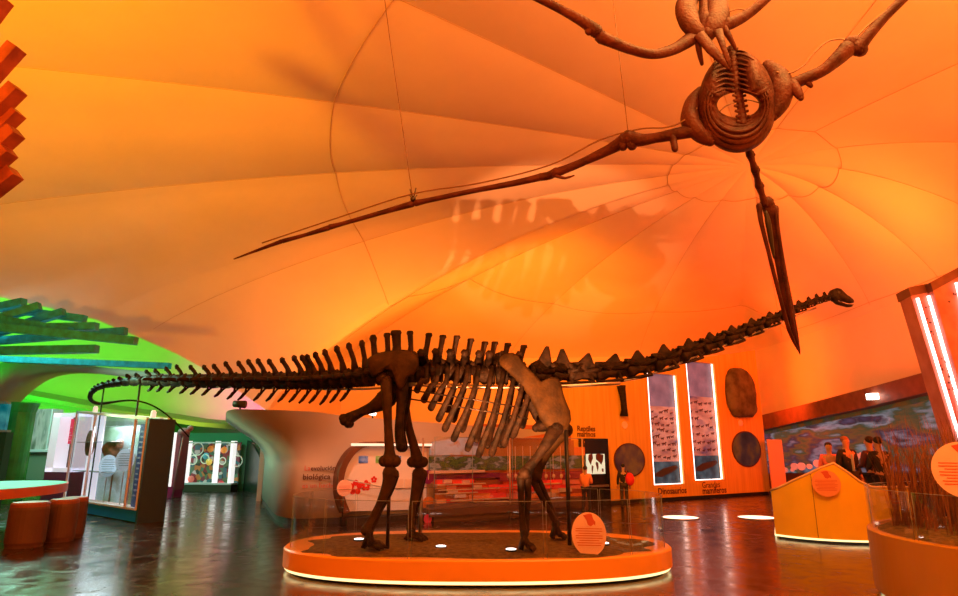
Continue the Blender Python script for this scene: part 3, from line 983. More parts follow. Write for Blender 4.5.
# ================================================================== PTEROSAUR
pt = thing('pterosaur_skeleton', tuple(atY(740, 150, 5.0)), 'reddish brown winged pterosaur skeleton hanging on cables below the orange ceiling', 'pterosaur skeleton')
def A(px, py, Y=5.0): return atY(px, py, Y)
def pbone(name, pp, radii, flat=None, knobs=(), parent=None, m=None, k=5):
    P = [atY(*p) for p in pp]
    pts = smooth_pts(P, k)
    tab = [(i, r) for i, r in enumerate(radii)]
    rad = [interp(tab, i / k) * mpp(pts[i].y) for i in range(len(pts))]
    mb = MB(); mb.tube(pts, rad, 9, flat=flat, side=(0, 1, 0) if flat else None)
    mb.ball(pts[0], rad[0], 9, 5); mb.ball(pts[-1], rad[-1], 9, 5)
    for (x, y, Y, r) in knobs: mb.ball(atY(x, y, Y), r * mpp(Y), 9, 5)
    return mb.build(name, m or M['ptero'], parent or pt)
# chest: a deep bony shell with an oval opening towards the viewer and a groove holding the backbone
def chest_pt(a, g):
    ox = 737 + 39 * cos(a) + 2 * sin(2 * a); oy = 100 + (53 if sin(a) > 0 else 50) * sin(a)
    ix = 738 + 21.0 * cos(a); iy = 105 + 12.5 * sin(a)
    return ix + (ox - ix) * g, iy + (oy - iy) * g
def chest_depth(x, y, b, a):
    groove = math.exp(-((x - 733) / 11.0) ** 2) * max(0, min(1, (97 - y) / 12))
    return 5.0 + .10 * sin(a) + groove * (.42 if b > 0 else .22)
mb = MB(); vs = []
NP, NQ = 72, 26
for i in range(NP):
    a = 2 * pi * i / NP
    for j in range(NQ):
        b = 2 * pi * j / NQ
        x, y = chest_pt(a, .5 - .5 * cos(b))
        sb = sin(b)
        bul = math.copysign(abs(sb) ** .7, sb) * (.17 if sb > 0 else .24)
        rg = (.014 * sin(.9 * y + .12 * (x - 737) ** 2 / 12)) * (sb > 0.2)
        vs.append(atY(x, y, chest_depth(x, y, sb, a) - bul - rg))
fs = []
for i in range(NP):
    for j in range(NQ):
        i2 = (i + 1) % NP; j2 = (j + 1) % NQ
        fs.append((i * NQ + j, i2 * NQ + j, i2 * NQ + j2, i * NQ + j2))
mb.add(vs, fs, True)
mb.build('breastbone_shell', M['ptero'], pt)
for q in range(6):     # ribs wrapping the lower chest
    f = (q + .6) / 6.4
    pts = []
    for i in range(29):
        a = radians(-20 + 220 * i / 28)
        g = f * (0.88 + .12 * sin(a))
        x, y = chest_pt(a, g)
        pts.append(atY(x, y, 5.0 + .10 * sin(a) - .18 * sin(pi * g) ** .7))
    MB().tube(pts, [.019 * (.3 + .7 * sin(pi * i / 28)) for i in range(29)], 6).build('chest_rib', M['ptero'], pt)
for q in range(8):     # ribs beside the backbone, in the groove
    y = 56 + q * 5.0
    for sg in (-1, 1):
        pts = smooth_pts([A(732 + q * .6, y, 4.99), A(732 + sg * 7, y - 2, 4.94), A(733 + sg * 14, y, 4.83), A(734 + sg * (20 + q * .6), y + 4, 4.80)], 4)
        MB().tube(pts, [.016 - .0008 * t_ for t_ in range(len(pts))], 6).build('back_rib', M['ptero'], pt)
for q in range(15):    # backbone
    y = 50 + q * 5.2
    x = 731 + q * .85
    a = A(x, y - 2.4, 4.97); b = A(x + .5, y + 2.4, 4.97)
    mb = MB(); mb.tube([a, a.lerp(b, .5), b], [.040, .028, .038], 8)
    for sg in (-1, 1): mb.tube([a.lerp(b, .5), a.lerp(b, .5) + V((sg * .06, -.01, .01))], [.018, .012], 5)
    mb.build('spine_vertebra', M['ptero'], pt)
# shoulders
pbone('shoulder_bone', [(700, 92, 5.05), (692, 104, 4.98), (690, 120, 4.95), (699, 134, 4.95), (710, 141, 4.98)], [6, 8.5, 10.5, 8.5, 6])
pbone('shoulder_bone', [(768, 66, 5.05), (779, 76, 4.98), (783, 90, 4.93), (780, 104, 4.95), (773, 116, 4.98)], [7, 10.5, 12, 10, 6])
# wing toward the left
pbone('upper_wing_bone', [(692, 131, 4.95), (676, 134, 5.0), (655, 138, 5.08), (640, 140, 5.14), (629, 138.5, 5.2)], [7.5, 6.8, 5.6, 7, 9.5], knobs=((632, 145, 5.18, 6),))
pbone('wing_crest', [(673, 137, 5.0), (674, 143, 4.99), (675, 149, 4.98)], [4.5, 3.6, 3.6], k=3)
pbone('lower_wing_bone', [(625, 140, 5.22), (610, 149, 5.3), (585, 161, 5.42), (566, 169, 5.5), (555, 173, 5.55)], [8.5, 6, 4.4, 4.6, 5.2], knobs=((623, 146, 5.22, 5.5),))
pbone('wrist_bone', [(556, 172, 5.55), (549, 175.5, 5.6), (541, 177, 5.62)], [5, 4.6, 4.4])
pbone('small_finger', [(556, 176, 5.53), (565, 178, 5.5), (574, 175.5, 5.48)], [1.8, 1.5, .8])
pbone('wing_finger_bone', [(541, 177, 5.62), (515, 183, 5.7), (470, 191.5, 5.85), (430, 200, 6.0), (416, 203, 6.05)], [4.2, 3.4, 2.8, 2.8, 3.6])
pbone('wing_finger_bone', [(412, 204, 6.06), (380, 213, 6.15), (345, 223, 6.25), (330, 227, 6.3)], [3.6, 2.6, 2.3, 3.0])
pbone('wing_finger_bone', [(328, 228, 6.3), (305, 235, 6.36), (283, 241, 6.42)], [2.9, 2.0, 2.4])
pbone('wing_finger_bone', [(281, 241.5, 6.42), (258, 250, 6.5), (234, 259, 6.58)], [2.3, 1.5, .6])
# wing toward the right, leaving the frame
pbone('upper_wing_bone', [(789, 86, 4.92), (802, 80, 4.86), (822, 71, 4.78), (838, 58, 4.72), (846, 50, 4.7)], [7.5, 6.6, 6.5, 8.5, 10], knobs=((850, 42, 4.7, 7),))
pbone('wing_crest', [(793, 84, 4.88), (797, 91, 4.86), (801, 98, 4.85)], [6, 5.6, 3.4], k=3)
pbone('wing_crest', [(805, 80, 4.85), (811, 86, 4.84)], [4, 2.4], k=3)
pbone('lower_wing_bone', [(858, 48, 4.68), (868, 36, 4.62), (885, 17, 4.55), (908, -6, 4.45), (950, -50, 4.3)], [9, 6.5, 5.5, 5.5, 6], knobs=((861, 50, 4.68, 7.5), (855, 42, 4.68, 7.5)))
pbone('wing_finger_bone', [(950, -50, 4.3), (1000, -95, 4.15), (1060, -145, 4.0)], [5.5, 4, 3])
# pelvis, tail and legs
mb = MB()
for sg, cx in ((-1, 689), (1, 716)):
    pts = smooth_pts([A(705, 36, 4.72), A(cx - 3 * sg, 27, 4.70), A(cx + 2 * sg, 14, 4.74), A(cx + 1 * sg, 1, 4.8), A(703 + 3 * sg, -12, 4.86)], 5)
    mb.tube(pts, [.05 + .055 * sin(pi * i / (len(pts) - 1)) for i in range(len(pts))], 8, flat=.7, side=(0, 1, 0))
mb.build('hip_bone', M['ptero'], pt)
pbone('sacrum', [(704, -8, 4.86), (705, 8, 4.84), (708, 24, 4.78), (708, 34, 4.72)], [5, 7, 13, 9])
mb = MB()
mb.tube([A(699, 34, 4.66), A(712, 50, 4.66), A(722, 61, 4.68), A(731, 71, 4.72)], [.055, .055, .035, .006], 8, flat=.5, side=(0, 1, 0))
mb.tube([A(718, 30, 4.66), A(723, 46, 4.66), A(728, 60, 4.68), A(731, 71, 4.72)], [.045, .028, .022, .006], 8, flat=.5, side=(0, 1, 0))
mb.build('prepubic_bone', M['ptero'], pt)
pbone('tail_spur', [(697, 34, 4.72), (699, 50, 4.74), (702, 64, 4.8)], [3.6, 3.4, 2])
pbone('tail_spur', [(724, 28, 4.72), (730, 38, 4.74), (736, 50, 4.8)], [4, 3.2, 1.6])
pbone('thigh_bone', [(700, 32, 4.75), (688, 41, 4.72), (672, 50, 4.68), (652, 54, 4.62), (630, 49, 4.56), (610, 41, 4.5), (601, 37, 4.48)], [6.5, 8, 6.2, 5.4, 5.6, 6.6, 7.5], knobs=((690, 36, 4.72, 6),))
pbone('shin_bone', [(596, 31, 4.46), (582, 21, 4.42), (560, 9, 4.36), (530, -6, 4.28), (500, -20, 4.2)], [7.8, 6, 4.8, 4.6, 5], knobs=((589, 31, 4.45, 5),))
pbone('thigh_bone', [(719, 28, 4.75), (731, 23, 4.74), (745, 16, 4.72), (760, 4, 4.68), (780, -16, 4.62)], [6.5, 7, 6, 5.8, 6], knobs=((726, 22, 4.73, 6),))
pbone('shin_bone', [(780, -16, 4.62), (800, -36, 4.56), (830, -60, 4.5)], [6, 5, 4.5])
# neck and skull
for a, b in (((744, 138, 5.25), (750, 155, 5.4)), ((750, 154, 5.4), (755, 170, 5.5)), ((755, 169, 5.5), (759, 186, 5.6)), ((759, 185, 5.6), (765, 204, 5.7))):
    mid = tuple((p + q) / 2 for p, q in zip(a, b))
    pbone('neck_vertebra', [a, mid, b], [4.6, 3.0, 4.4], knobs=((a[0] + 3, a[1] + 1, a[2], 2.6),))
pskull = pbone('skull', [(767, 203, 5.72), (771, 214, 5.76), (775, 235, 5.84), (781, 268, 5.95), (788, 305, 6.08), (795, 335, 6.18), (800, 354, 6.25)], [7.2, 7.5, 5.6, 5.2, 5.4, 3.4, .5], flat=.7)
pbone('eye_socket', [(766, 212, 5.66), (768, 222, 5.68), (771, 240, 5.74), (774, 258, 5.80)], [1.5, 3, 2.6, .8], parent=pskull, m=M['dark'])
pbone('lower_jaw', [(759, 206, 5.68), (761, 222, 5.7), (768, 250, 5.78), (778, 290, 5.9), (789, 330, 6.05), (798, 350, 6.18)], [3.2, 2.4, 2.0, 2.0, 2.0, .8])
pbone('lower_jaw', [(776, 208, 5.72), (777, 222, 5.74), (781, 250, 5.82), (787, 290, 5.95), (793, 325, 6.07), (799, 351, 6.2)], [3.0, 2.2, 1.8, 1.8, 1.8, .8])
def wirep(pts, r=.007, parent=pt, name='suspension_cable', k=5):
    return MB().tube(smooth_pts([atY(*p) for p in pts], k), r, 5).build(name, M['wire'], parent)
wirep([(697, 108, 4.9), (688, 118, 4.9), (668, 127, 4.97), (640, 129, 5.1), (600, 140, 5.3), (550, 165, 5.52), (480, 183, 5.8), (412, 194, 6.02), (340, 217, 6.25), (262, 243, 6.45)], .0075)
wirep([(776, 72, 4.9), (790, 73, 4.88), (804, 65, 4.84), (815, 52, 4.8), (827, 42, 4.76), (840, 39, 4.72), (852, 40, 4.68), (870, 24, 4.6), (890, 8, 4.5)], .0075)
wirep([(728, 12, 4.74), (738, 9, 4.72), (748, 11, 4.7)], .006)
wirep([(682, 41, 4.7), (675, 47, 4.7), (670, 53, 4.66)], .006)
wirep([(716, 116, 5.3), (726, 106, 5.4), (745, 100, 5.4), (760, 103, 5.2)], .006)
# tie wires up to the ceiling
wirep([(413, 200, 6.05), (390, 40, 6.4), (377, -60, 6.6)], .005, k=2)
mb = MB()
for dx, dy in ((-3, -3), (3, -4), (4, 3), (-4, 2)):
    mb.tube([A(413, 200, 6.05), A(413 + dx, 192 + dy, 6.05)], .006, 4)
mb.ball(A(413, 199, 6.03), .03)
mb.build('cable_clamp', M['rod'], pt)
wirep([(628, 132, 5.2), (606, -60, 5.6)], .004, k=2)

# ================================================================== PLATFORM
pf = thing('display_platform', (PLC.x, PLC.y, 0), 'low orange oval platform with glass rail and soil bed under the dinosaur', 'platform')
N = 96
mb = MB(); vs = []
prof = [(.955, .02), (.955, .055), (1.0, .075), (1.0, PTOP - .02), (.992, PTOP), (0.0, PTOP)]
for f, z in prof:
    for i in range(N):
        p = plan(2 * pi * i / N)
        vs.append(PLC + V((p.x * f, p.y * f, z)))
fs = []
for j in range(len(prof) - 1):
    for i in range(N):
        i2 = (i + 1) % N
        fs.append((j * N + i, j * N + i2, (j + 1) * N + i2, (j + 1) * N + i))
fs.append(tuple(reversed(range(N))))
mb.add(vs, fs, False)
mb.build('platform_body', M['plinth'], pf)
mb = MB()
ring = [PLC + plan(2 * pi * i / N) * 0.985 + V((0, 0, .052)) for i in range(N + 1)]
mb.tube(ring, .017, 5, cap=False)
mb.build('light_strip', M['led'], pf)
# floor contact skirt
mb = MB(); vs = []
for z in (0.0, .03):
    for i in range(N):
        vs.append(PLC + plan(2 * pi * i / N) * .90 + V((0, 0, z)))
mb.add(vs, [(i, (i + 1) % N, N + (i + 1) % N, N + i) for i in range(N)])
mb.build('plinth_skirt', M['dark'], pf)
# soil bed: wavy heap
mb = MB(); random.seed(3)
NR = 14; vs = []
SC = V((-0.03, 9.08, PTOP + .002))
for i in range(N):
    a = 2 * pi * i / N
    wob = 1 + .035 * sin(5 * a + 1) + .03 * sin(11 * a) + .02 * sin(17 * a + 2)
    for j in range(NR + 1):
        f = j / NR
        p = plan(a, 2.36, 1.14, 2.6) * f * wob
        h = .04 * (1 - f ** 6) + .012 * sin(p.x * 5 + p.y * 3) * (1 - f) + random.uniform(-.006, .006) * (f < .97)
        vs.append(SC + V((p.x, p.y, max(0, h))))
fs = []
for i in range(N):
    for j in range(NR):
        i2 = (i + 1) % N
        fs.append((i * (NR + 1) + j, i2 * (NR + 1) + j, i2 * (NR + 1) + j + 1, i * (NR + 1) + j + 1))
mb.add(vs, fs, True)
mb.build('soil_bed', M['soil'], pf)
# glass rail panels standing on the platform edge
NG = 12
for g in range(NG):
    mb = MB(); vs = []
    a0 = 2 * pi * (g + .5) / NG + .008; a1 = 2 * pi * (g + 1.5) / NG - .008
    K = 10
    for i in range(K + 1):
        a = a0 + (a1 - a0) * i / K
        for f, z in ((.972, PTOP), (.972, PTOP + .66), (.966, PTOP + .66), (.966, PTOP)):
            vs.append(PLC + plan(a) * f + V((0, 0, z)))
    fs = []
    for i in range(K):
        for j in (0, 2):
            fs.append((i * 4 + j, (i + 1) * 4 + j, (i + 1) * 4 + j + 1, i * 4 + j + 1))
    mb.add(vs, fs, False)
    gp = mb.build('glass_panel', M['glass'], pf)
    mb = MB()
    mb.tube([PLC + plan(a0 + (a1 - a0) * i / K) * .969 + V((0, 0, PTOP + .66)) for i in range(K + 1)], .003, 4)
    for a in (a0, a1):
        q = PLC + plan(a) * .969
        mb.tube([q + V((0, 0, PTOP)), q + V((0, 0, PTOP + .66))], .003, 4)
    mb.build('glass_edge', M['edge'], gp)

# uplighters set in the soil
def soil_spot(px, py, target, power, label, col=PEACH, spot=70):
    z = PTOP + .05
    p = atZ(px, py, z + .02)
    t = thing('floor_spotlight', (p.x, p.y, z - .01), label, 'spotlight', 'spotlights in the soil bed')
    MB().lathe((p.x, p.y, z - .01), [(.075, 0), (.08, .008), (.07, .016)], 18).build('housing', M['rod'], t)
    MB().lathe((p.x, p.y, z + .007), [(.064, 0), (.064, .005)], 18).build('lens', M['bulb'], t)
    if power:
        light('SPOT', 'spotlight_beam', (p.x, p.y, z + .07), power, col, target, .03, spot, .35)
soil_spot(359, 538, None, 0, 'small bright spotlight in the soil just left of the near hind foot')
soil_spot(441, 545, (3.0, 15.5, 8.2), 0, 'small bright spotlight in the soil between hind and fore feet, nearer the hind ones')
soil_spot(511, 548, None, 0, 'small bright spotlight in the soil just left of the near fore foot')
soil_spot(604, 542, (-2, 11, 7), 0, 'small bright spotlight in the soil right of the round sign')

# round sign on the platform
def round_sign(name, c, nrm, r, label, cat='sign', rx=None, lines=8, zfoot=None, animal=True, text_m=None, stand=True, disc_m=None):
    c = V(c); nrm = V(nrm).normalized(); rx = rx or r
    t = thing(name, (c.x, c.y, zfoot if zfoot is not None else c.z - r), label, cat)
    x = V((0, 0, 1)).cross(nrm).normalized(); y = nrm.cross(x)
    MB().disc(c, nrm, r, .015, n=40, rx=rx).build('disc', disc_m or M['label'], t)
    if lines:
        mb = MB()
        for i in range(lines):
            yy = (.22 - i * .85 / lines) * r
            w = rx * sqrt(max(0, 1 - (yy / r) ** 2)) * (.78 if i % 3 != 2 else .6)
            q = [c + x * (-w) + y * yy + nrm * .003, c + x * w + y * yy + nrm * .003, c + x * w + y * (yy + r * .035) + nrm * .003, c + x * (-w) + y * (yy + r * .035) + nrm * .003]
            mb.prism(q, -nrm * .002)
        mb.build('printed_lines', text_m or M['redink'], t)
    if animal:
        mb = MB()
        sh = [(-.30, .85), (-.12, .62), (-.05, .42), (.12, .34), (.30, .45), (.38, .38), (.40, .55), (.28, .68), (.22, .9), (.1, .94), (-.1, .9)]
        mb.prism([c + x * a * rx + y * b * r + nrm * .003 for a, b in sh], -nrm * .002)
        mb.build('printed_emblem', M['redink'], t)
    if stand:
        zb = zfoot
        mb = MB()
        b0 = c - y * r * .2 - nrm * .03
        mb.tube([V((b0.x, b0.y, zb)), b0], .014, 6)
        mb.disc(V((b0.x, b0.y, zb + .01)), (0, 0, 1), .09, .01, up=V((0, 1, 0)), n=16)
        mb.build('stand', M['rod'], t)
    return t
c = atY(589, 534, 8.2)
round_sign('round_sign', c, (-.15, -1, .25), .262, 'round salmon information sign standing at the front right of the dinosaur platform', rx=.215, zfoot=PTOP + .01)

# ================================================================== WOODEN EXHIBIT WALL (right of centre)
CW = Plane((2.25, 17.9), (10.42, 23.05))
cw = thing('fossil_wall_cabinet', CW.P(CW.L / 2, 0), 'tall honey-wood exhibit wall with two lit niches, two portholes and a rock', 'display wall')
sR = CW.L
niche_px = [((646, 377), (674, 370.5), (687, 483), (655.5, 486)), ((684.5, 367), (711, 357), (727, 478), (697, 482))]
niches = []
for tl, tr, br, bl in niche_px:
    s0 = (CW.hit(*tl)[0] + CW.hit(*bl)[0]) / 2; s1 = (CW.hit(*tr)[0] + CW.hit(*br)[0]) / 2
    z1 = (CW.hit(*tl)[1] + CW.hit(*tr)[1]) / 2; z0 = (CW.hit(*br)[1] + CW.hit(*bl)[1]) / 2
    niches.append((s0, s1, z0, z1))
Z0 = .10
def topz(s): return 3.55 + (5.2 - 3.55) * s / sR
# body built in columns around the niches
mb = MB()
cuts = [0, niches[0][0], niches[0][1], niches[1][0], niches[1][1], sR]
for i in range(5):
    a, b = cuts[i], cuts[i + 1]
    if i in (1, 3):
        nz = niches[0 if i == 1 else 1]
        CW.poly(mb, [(a, Z0), (b, Z0), (b, nz[2]), (a, nz[2])], -.8, 0)
        CW.poly(mb, [(a, nz[3]), (b, nz[3]), (b, max(nz[3] + .02, topz(b))), (a, max(nz[3] + .02, topz(a)))], -.8, 0)
        CW.poly(mb, [(a, nz[2]), (b, nz[2]), (b, nz[3]), (a, nz[3])], -.8, -.18)
    else:
        CW.poly(mb, [(a, Z0), (b, Z0), (b, topz(b)), (a, topz(a))], -.8, 0)
mb.build('body', M['wood'], cw)
mb = MB(); CW.rect(mb, .02, sR - .02, 0, Z0, -.75, -.06); mb.build('base', M['dark'], cw)
backm = graphic_mat('backlit_fossil_graphic', [(.10, .05, .10), (.36, .13, .10), (.52, .20, .13), (.62, .27, .19), (.36, .16, .15)], 1.3, .55, (1, 1, 2.2))
botm = graphic_mat('backlit_seabed_graphic', [(.01, .02, .03), (.03, .07, .10), (.08, .16, .20)], 3, .5)
skym = graphic_mat('backlit_sky_graphic', [(.12, .08, .12), (.28, .17, .22)], 2, .6)
random.seed(11)
for i, (s0, s1, z0, z1) in enumerate(niches):
    H = z1 - z0
    mb = MB(); CW.rect(mb, s0 + .02, s1 - .02, z0 + H * .2, z0 + H * .7, -.17, -.15)
    bp = mb.build('graphic_panel', backm, cw)
    mb = MB(); CW.rect(mb, s0 + .02, s1 - .02, z0, z0 + H * .2, -.17, -.15); mb.build('graphic_panel', botm, cw)
    mb = MB(); CW.rect(mb, s0 + .02, s1 - .02, z0 + H * .7, z1, -.17, -.15); mb.build('graphic_panel', skym, cw)
    for (a, b, o_) in ((s0 + .0, s0 + .035, 0), (s1 - .05, s1 - .01, -.07)):
        mb = MB(); CW.rect(mb, a, b, z0 + .02, z1 - .02, -.03 + o_, o_)
        mb.build('light_strip', M['tube'], cw)
    mb = MB(); CW.rect(mb, s0 + .06, s1 - .06, z0 + .0, z0 + .02, -.14, -.10); mb.build('sill_light', M['tube'], cw)
    # rows of little animal figures on the panel
    mb = MB()
    rows = 8 if i == 0 else 7
    for r_ in range(rows):
        zz = z0 + H * (.24 + .47 * r_ / rows)
        n_ = 5
        for q in range(n_):
            ss = s0 + (s1 - s0) * (.17 + .66 * q / (n_ - 1)) + random.uniform(-.04, .04)
            if random.random() < .12: continue
            L_ = random.uniform(.07, .12); dz = random.uniform(-.05, .05)
            body = [(-1, .2), (-.7, .35), (-.2, .45), (.4, .4), (.7, .65), (1.05, .7), (.9, .45), (.6, .15), (.55, -.35), (.42, -.35), (.38, 0), (-.3, 0), (-.35, -.35), (-.5, -.35), (-.55, .05), (-.9, .1)]
            CW.poly(mb, [(ss + a * L_, zz + dz + b * L_) for a, b in body], -.15, -.13)
    mb.build('animal_figures', mat('figure_brown', (.10, .03, .02), .6), cw, kind='stuff')
    mb = MB()
    zz = z0 + H * .11
    CW.poly(mb, [(s0 + .08, zz - .12), (s0 + .3, zz - .02), (s0 + .6, zz + .1), (s1 - .2, zz + .2), (s1 - .1, zz + .12), (s1 - .3, zz + .02), (s0 + .5, zz - .16)], -.15, -.12)
    mb.build('fossil_relief', mat('fossil_relief_dark', (.05, .03, .03), .7), cw)
# portholes
for (px, py, r_, cols) in ((630, 460, .50, [(.03, .02, .03), (.10, .05, .07), (.30, .18, .05), (.09, .06, .09)]), (747, 449, .62, [(.05, .045, .015), (.24, .16, .03), (.06, .06, .07), (.02, .02, .03)])):
    mb = MB(); CW.pdisc(mb, px, py, r_, 0, .03, 40, rx=1.3); ph = mb.build('porthole_rim', M['ink'], cw)
    mb = MB(); CW.pdisc(mb, px, py, r_ * .93, .03, .045, 40, rx=1.3)
    mb.build('porthole_picture', graphic_mat('porthole_print', cols, 1.1, .12), ph)
# round buttons
for px, py in ((625, 425), (741, 423)):
    mb = MB(); CW.pdisc(mb, px, py, .11, 0, .03); mb.build('round_label', M['label'], cw)
# lettering
u = CW.u; up = V((0, 0, 1))
def letters(txt, px, py, size, parent=cw, bold=.006):
    a, z = CW.hit(px, py)
    text_part(txt, CW.P(a, z, .006), u, up, size, M['ink'], parent, bold=bold)
letters('Dinosaurios', 658, 494.5, .27)
letters('Grandes', 702, 488, .27, bold=.001); letters('mamíferos', 702.5, 494, .29)
letters('Reptiles', 577, 431, .22); letters('marinos', 577, 436.5, .22)
# mounted rock and mounted bone
rk = thing('fossil_rock_slab', CW.P(CW.hit(741, 415)[0], CW.hit(741, 415)[1]), 'large rough brown rock slab mounted on the wooden exhibit wall', 'rock')
mb = MB(); vs = []
a0, zc = CW.hit(741, 393, .1)
NA = 26
ol = []
for i in range(NA):
    a = 2 * pi * i / NA
    e = 3.8
    c_, s_ = cos(a), sin(a)
    rx = .74 * (1 - .22 * max(0, s_)) * (1 + random.uniform(-.05, .05)); rz = .86 * (1 + random.uniform(-.04, .04))
    ol.append((a0 + math.copysign(abs(c_) ** (2 / e), c_) * rx - .05 * s_, zc + math.copysign(abs(s_) ** (2 / e), s_) * rz))
lay = [(1.0, 0), (1.02, .12), (.92, .24), (.7, .30), (.35, .33)]
for s_, off in lay:
    for (a, z) in ol: vs.append(CW.P(a0 + (a - a0) * s_, zc + (z - zc) * s_, off + .005 + random.uniform(-.02, .02) * (off > 0)))
fs = []
for l in range(len(lay) - 1):
    for q in range(NA):
        q2 = (q + 1) % NA
        fs.append((l * NA + q, (l + 1) * NA + q, (l + 1) * NA + q2, l * NA + q2))
fs += [tuple(range(NA)), tuple(reversed(range(4 * NA, 5 * NA)))]
mb.add(vs, fs, True); mb.build('rock', M['rock'], rk)
a0, z0 = CW.hit(624, 416, .1); _, z1 = CW.hit(624, 386, .1)
mb = MB()
mb.tube([CW.P(a0, z0, .1), CW.P(a0 + .02, z0 + (z1 - z0) * .25, .12), CW.P(a0 - .03, z0 + (z1 - z0) * .6, .12), CW.P(a0 - .05, z1, .1)], [.13, .085, .085, .14], 10)
mb.tube([CW.P(a0 + .03, z0 + .05, .1), CW.P(a0 + .01, z1 - .05, .1)], [.10, .09], 8)
solo(mb, 'mounted_leg_bone', M['dino'], 'dark upright leg bone mounted on the wooden wall above the left porthole', 'bone')

# map screen column (dark) set against the exhibit wall
sc = thing('map_screen_column', CW.P(CW.hit(597, 500, .25)[0], 0, .25), 'black upright kiosk with a pale world map screen left of the wooden wall', 'screen kiosk')
s0 = CW.hit(586, 470, .3)[0]; s1 = CW.hit(609.5, 470, .3)[0]; zt = CW.hit(598, 438.5, .3)[1]
mb = MB(); CW.rect(mb, s0, s1, 0, zt, .02, .3); mb.build('column', mat('gloss_black', (.012, .012, .018), .2), sc)
mb = MB(); CW.prect(mb, 586.8, 454, 605, 474, .3, .33); CWs = mb.build('screen', mat('screen_glow', (.4, .5, .4), .3, emit=(.55, .75, .55), estr=.8), sc)
mb = MB()
a, z = CW.hit(587.5, 464, .33); b_, _ = CW.hit(604.5, 464, .33); W_ = b_ - a; H_ = .42
conts = [[(.08, .9), (.3, .95), (.33, .75), (.24, .6), (.2, .45), (.12, .55), (.05, .7)], [(.24, .45), (.34, .4), (.3, .2), (.26, .05), (.22, .25)], [(.5, .9), (.62, .95), (.95, .9), (.92, .65), (.8, .45), (.72, .55), (.62, .62), (.5, .7)], [(.5, .6), (.62, .55), (.64, .35), (.57, .15), (.52, .35), (.47, .5)], [(.82, .3), (.93, .28), (.92, .14), (.82, .16)]]
for cpts in conts:
    CW.poly(mb, [(a + x * W_, z + (y - .5) * 2 * H_ * .75) for x, y in cpts], .33, .334)
mb.build('map_shapes', M['ink'], CWs)
mb = MB(); CW.prect(mb, 587, 485, 609, 487, .3, .36); mb.build('shelf', M['steel'], sc)

# standing pink panel at the end of the exhibit wall
PPn = Plane((10.5, 22.3), (11.5, 22.5))
mb = MB(); a, _ = PPn.hit(770, 465); b_, _ = PPn.hit(784.5, 465); _, zt = PPn.hit(777, 439.5)
PPn.rect(mb, a, b_, 0.05, zt, -.05, 0)
pk = thing('standing_panel', PPn.P((a + b_) / 2, 0), 'plain pink upright panel standing at the right end of the wooden wall', 'panel')
mb.build('board', mat('pink_board', (.92, .40, .30), .5), pk)
mb = MB(); PPn.rect(mb, a, b_, 0, .05, -.2, .1); mb.build('foot', M['dark'], pk)

# ================================================================== MURAL WALL
MW = Plane((12.1, 28.1), (11.8, 10.5))
mt = lambda px, y0, y1: (MW.hit(px, y0)[1], MW.hit(px, y1)[1])
sA, sB = MW.hit(771, 440)[0], MW.hit(1010, 400)[0]
def mwl(px, yt): return (MW.hit(px, yt)[0], MW.hit(px, yt)[1])
mw = thing('ocean_mural', MW.P((sA + sB) / 2, 0), 'long colourful sea-life mural in blue and green along the right wall', 'mural')
def strip(name, tops, bots, m, o0, o1):
    mb = MB()
    T = [mwl(*p) for p in tops]; B = [mwl(*p) for p in bots]
    for i in range(len(T) - 1):
        MW.poly(mb, [B[i], B[i + 1], T[i + 1], T[i]], o0, o1)
    return mb.build(name, m, mw)
strip('cornice', [(762, 418), (820, 404), (880, 389), (960, 368)], [(762, 433), (820, 420), (880, 408), (960, 389)], M['brownband'], 0, .5)
strip('picture', [(766, 432), (820, 420), (880, 408), (960, 389)], [(766, 474), (820, 474), (880, 474), (960, 474)], graphic_mat('sea_mural', [(.005, .010, .02), (.02, .04, .07), (.16, .24, .34), (.01, .03, .07), (.14, .09, .03), (.02, .08, .04), (.20, .32, .42), (.01, .02, .04), (.05, .09, .20), (.28, .07, .04)], .75, .5, (1, .35, 1.9), .4, detail=7), .02, .1)
strip('top_strip', [(766, 431), (820, 419), (880, 407), (960, 388)], [(766, 435), (820, 424), (880, 412), (960, 394)], graphic_mat('mural_top', [(.10, .16, .12), (.3, .2, .03), (.05, .2, .08), (.16, .2, .22)], 1.2, .12), .1, .14)
strip('lower_board', [(766, 473), (820, 473), (880, 473), (960, 473)], [(766, 488), (820, 500), (880, 517), (960, 545)], mat('maroon_board', (.06, .015, .012), .4), 0, .3)
for px, py, r_ in ((785, 470, .15), (792, 470, .10), (794, 466.5, .2), (801, 466.5, .22), (809, 466.5, .14), (817, 463.5, .2), (839, 461, .16), (852, 457, .26), (862, 455.5, .16), (868, 456.5, .12)):
    mb = MB(); MW.pdisc(mb, px, py, r_ * .62, .3, .34, rx=2.1); mb.build('round_light_panel', mat('lit_pink_disc', (.9, .5, .45), .4, emit=(1, .45, .38), estr=.2), mw)
# small lamps on the wall
for px, py, lb in ((869, 396.5, 'small white lamp on the cornice above the sea mural'),):
    mb = MB(); MW.prect(mb, px - 3, py - 3, px + 3, py + 3, .5, .7); solo(mb, 'wall_lamp', M['bulb'], lb, 'lamp')

# ================================================================== GABLED YELLOW CASE
gc = thing('gabled_case', (4.95, 11.9, 0), 'amber-yellow curved display case with a peaked open top, right of the platform', 'display case')
cen = V((6.2, 14.6, 0)) * 1.0
Lp = atZ(776, 538, 0); Rp = atZ(866, 529, 0)
midp = atZ(822, 543, 0)
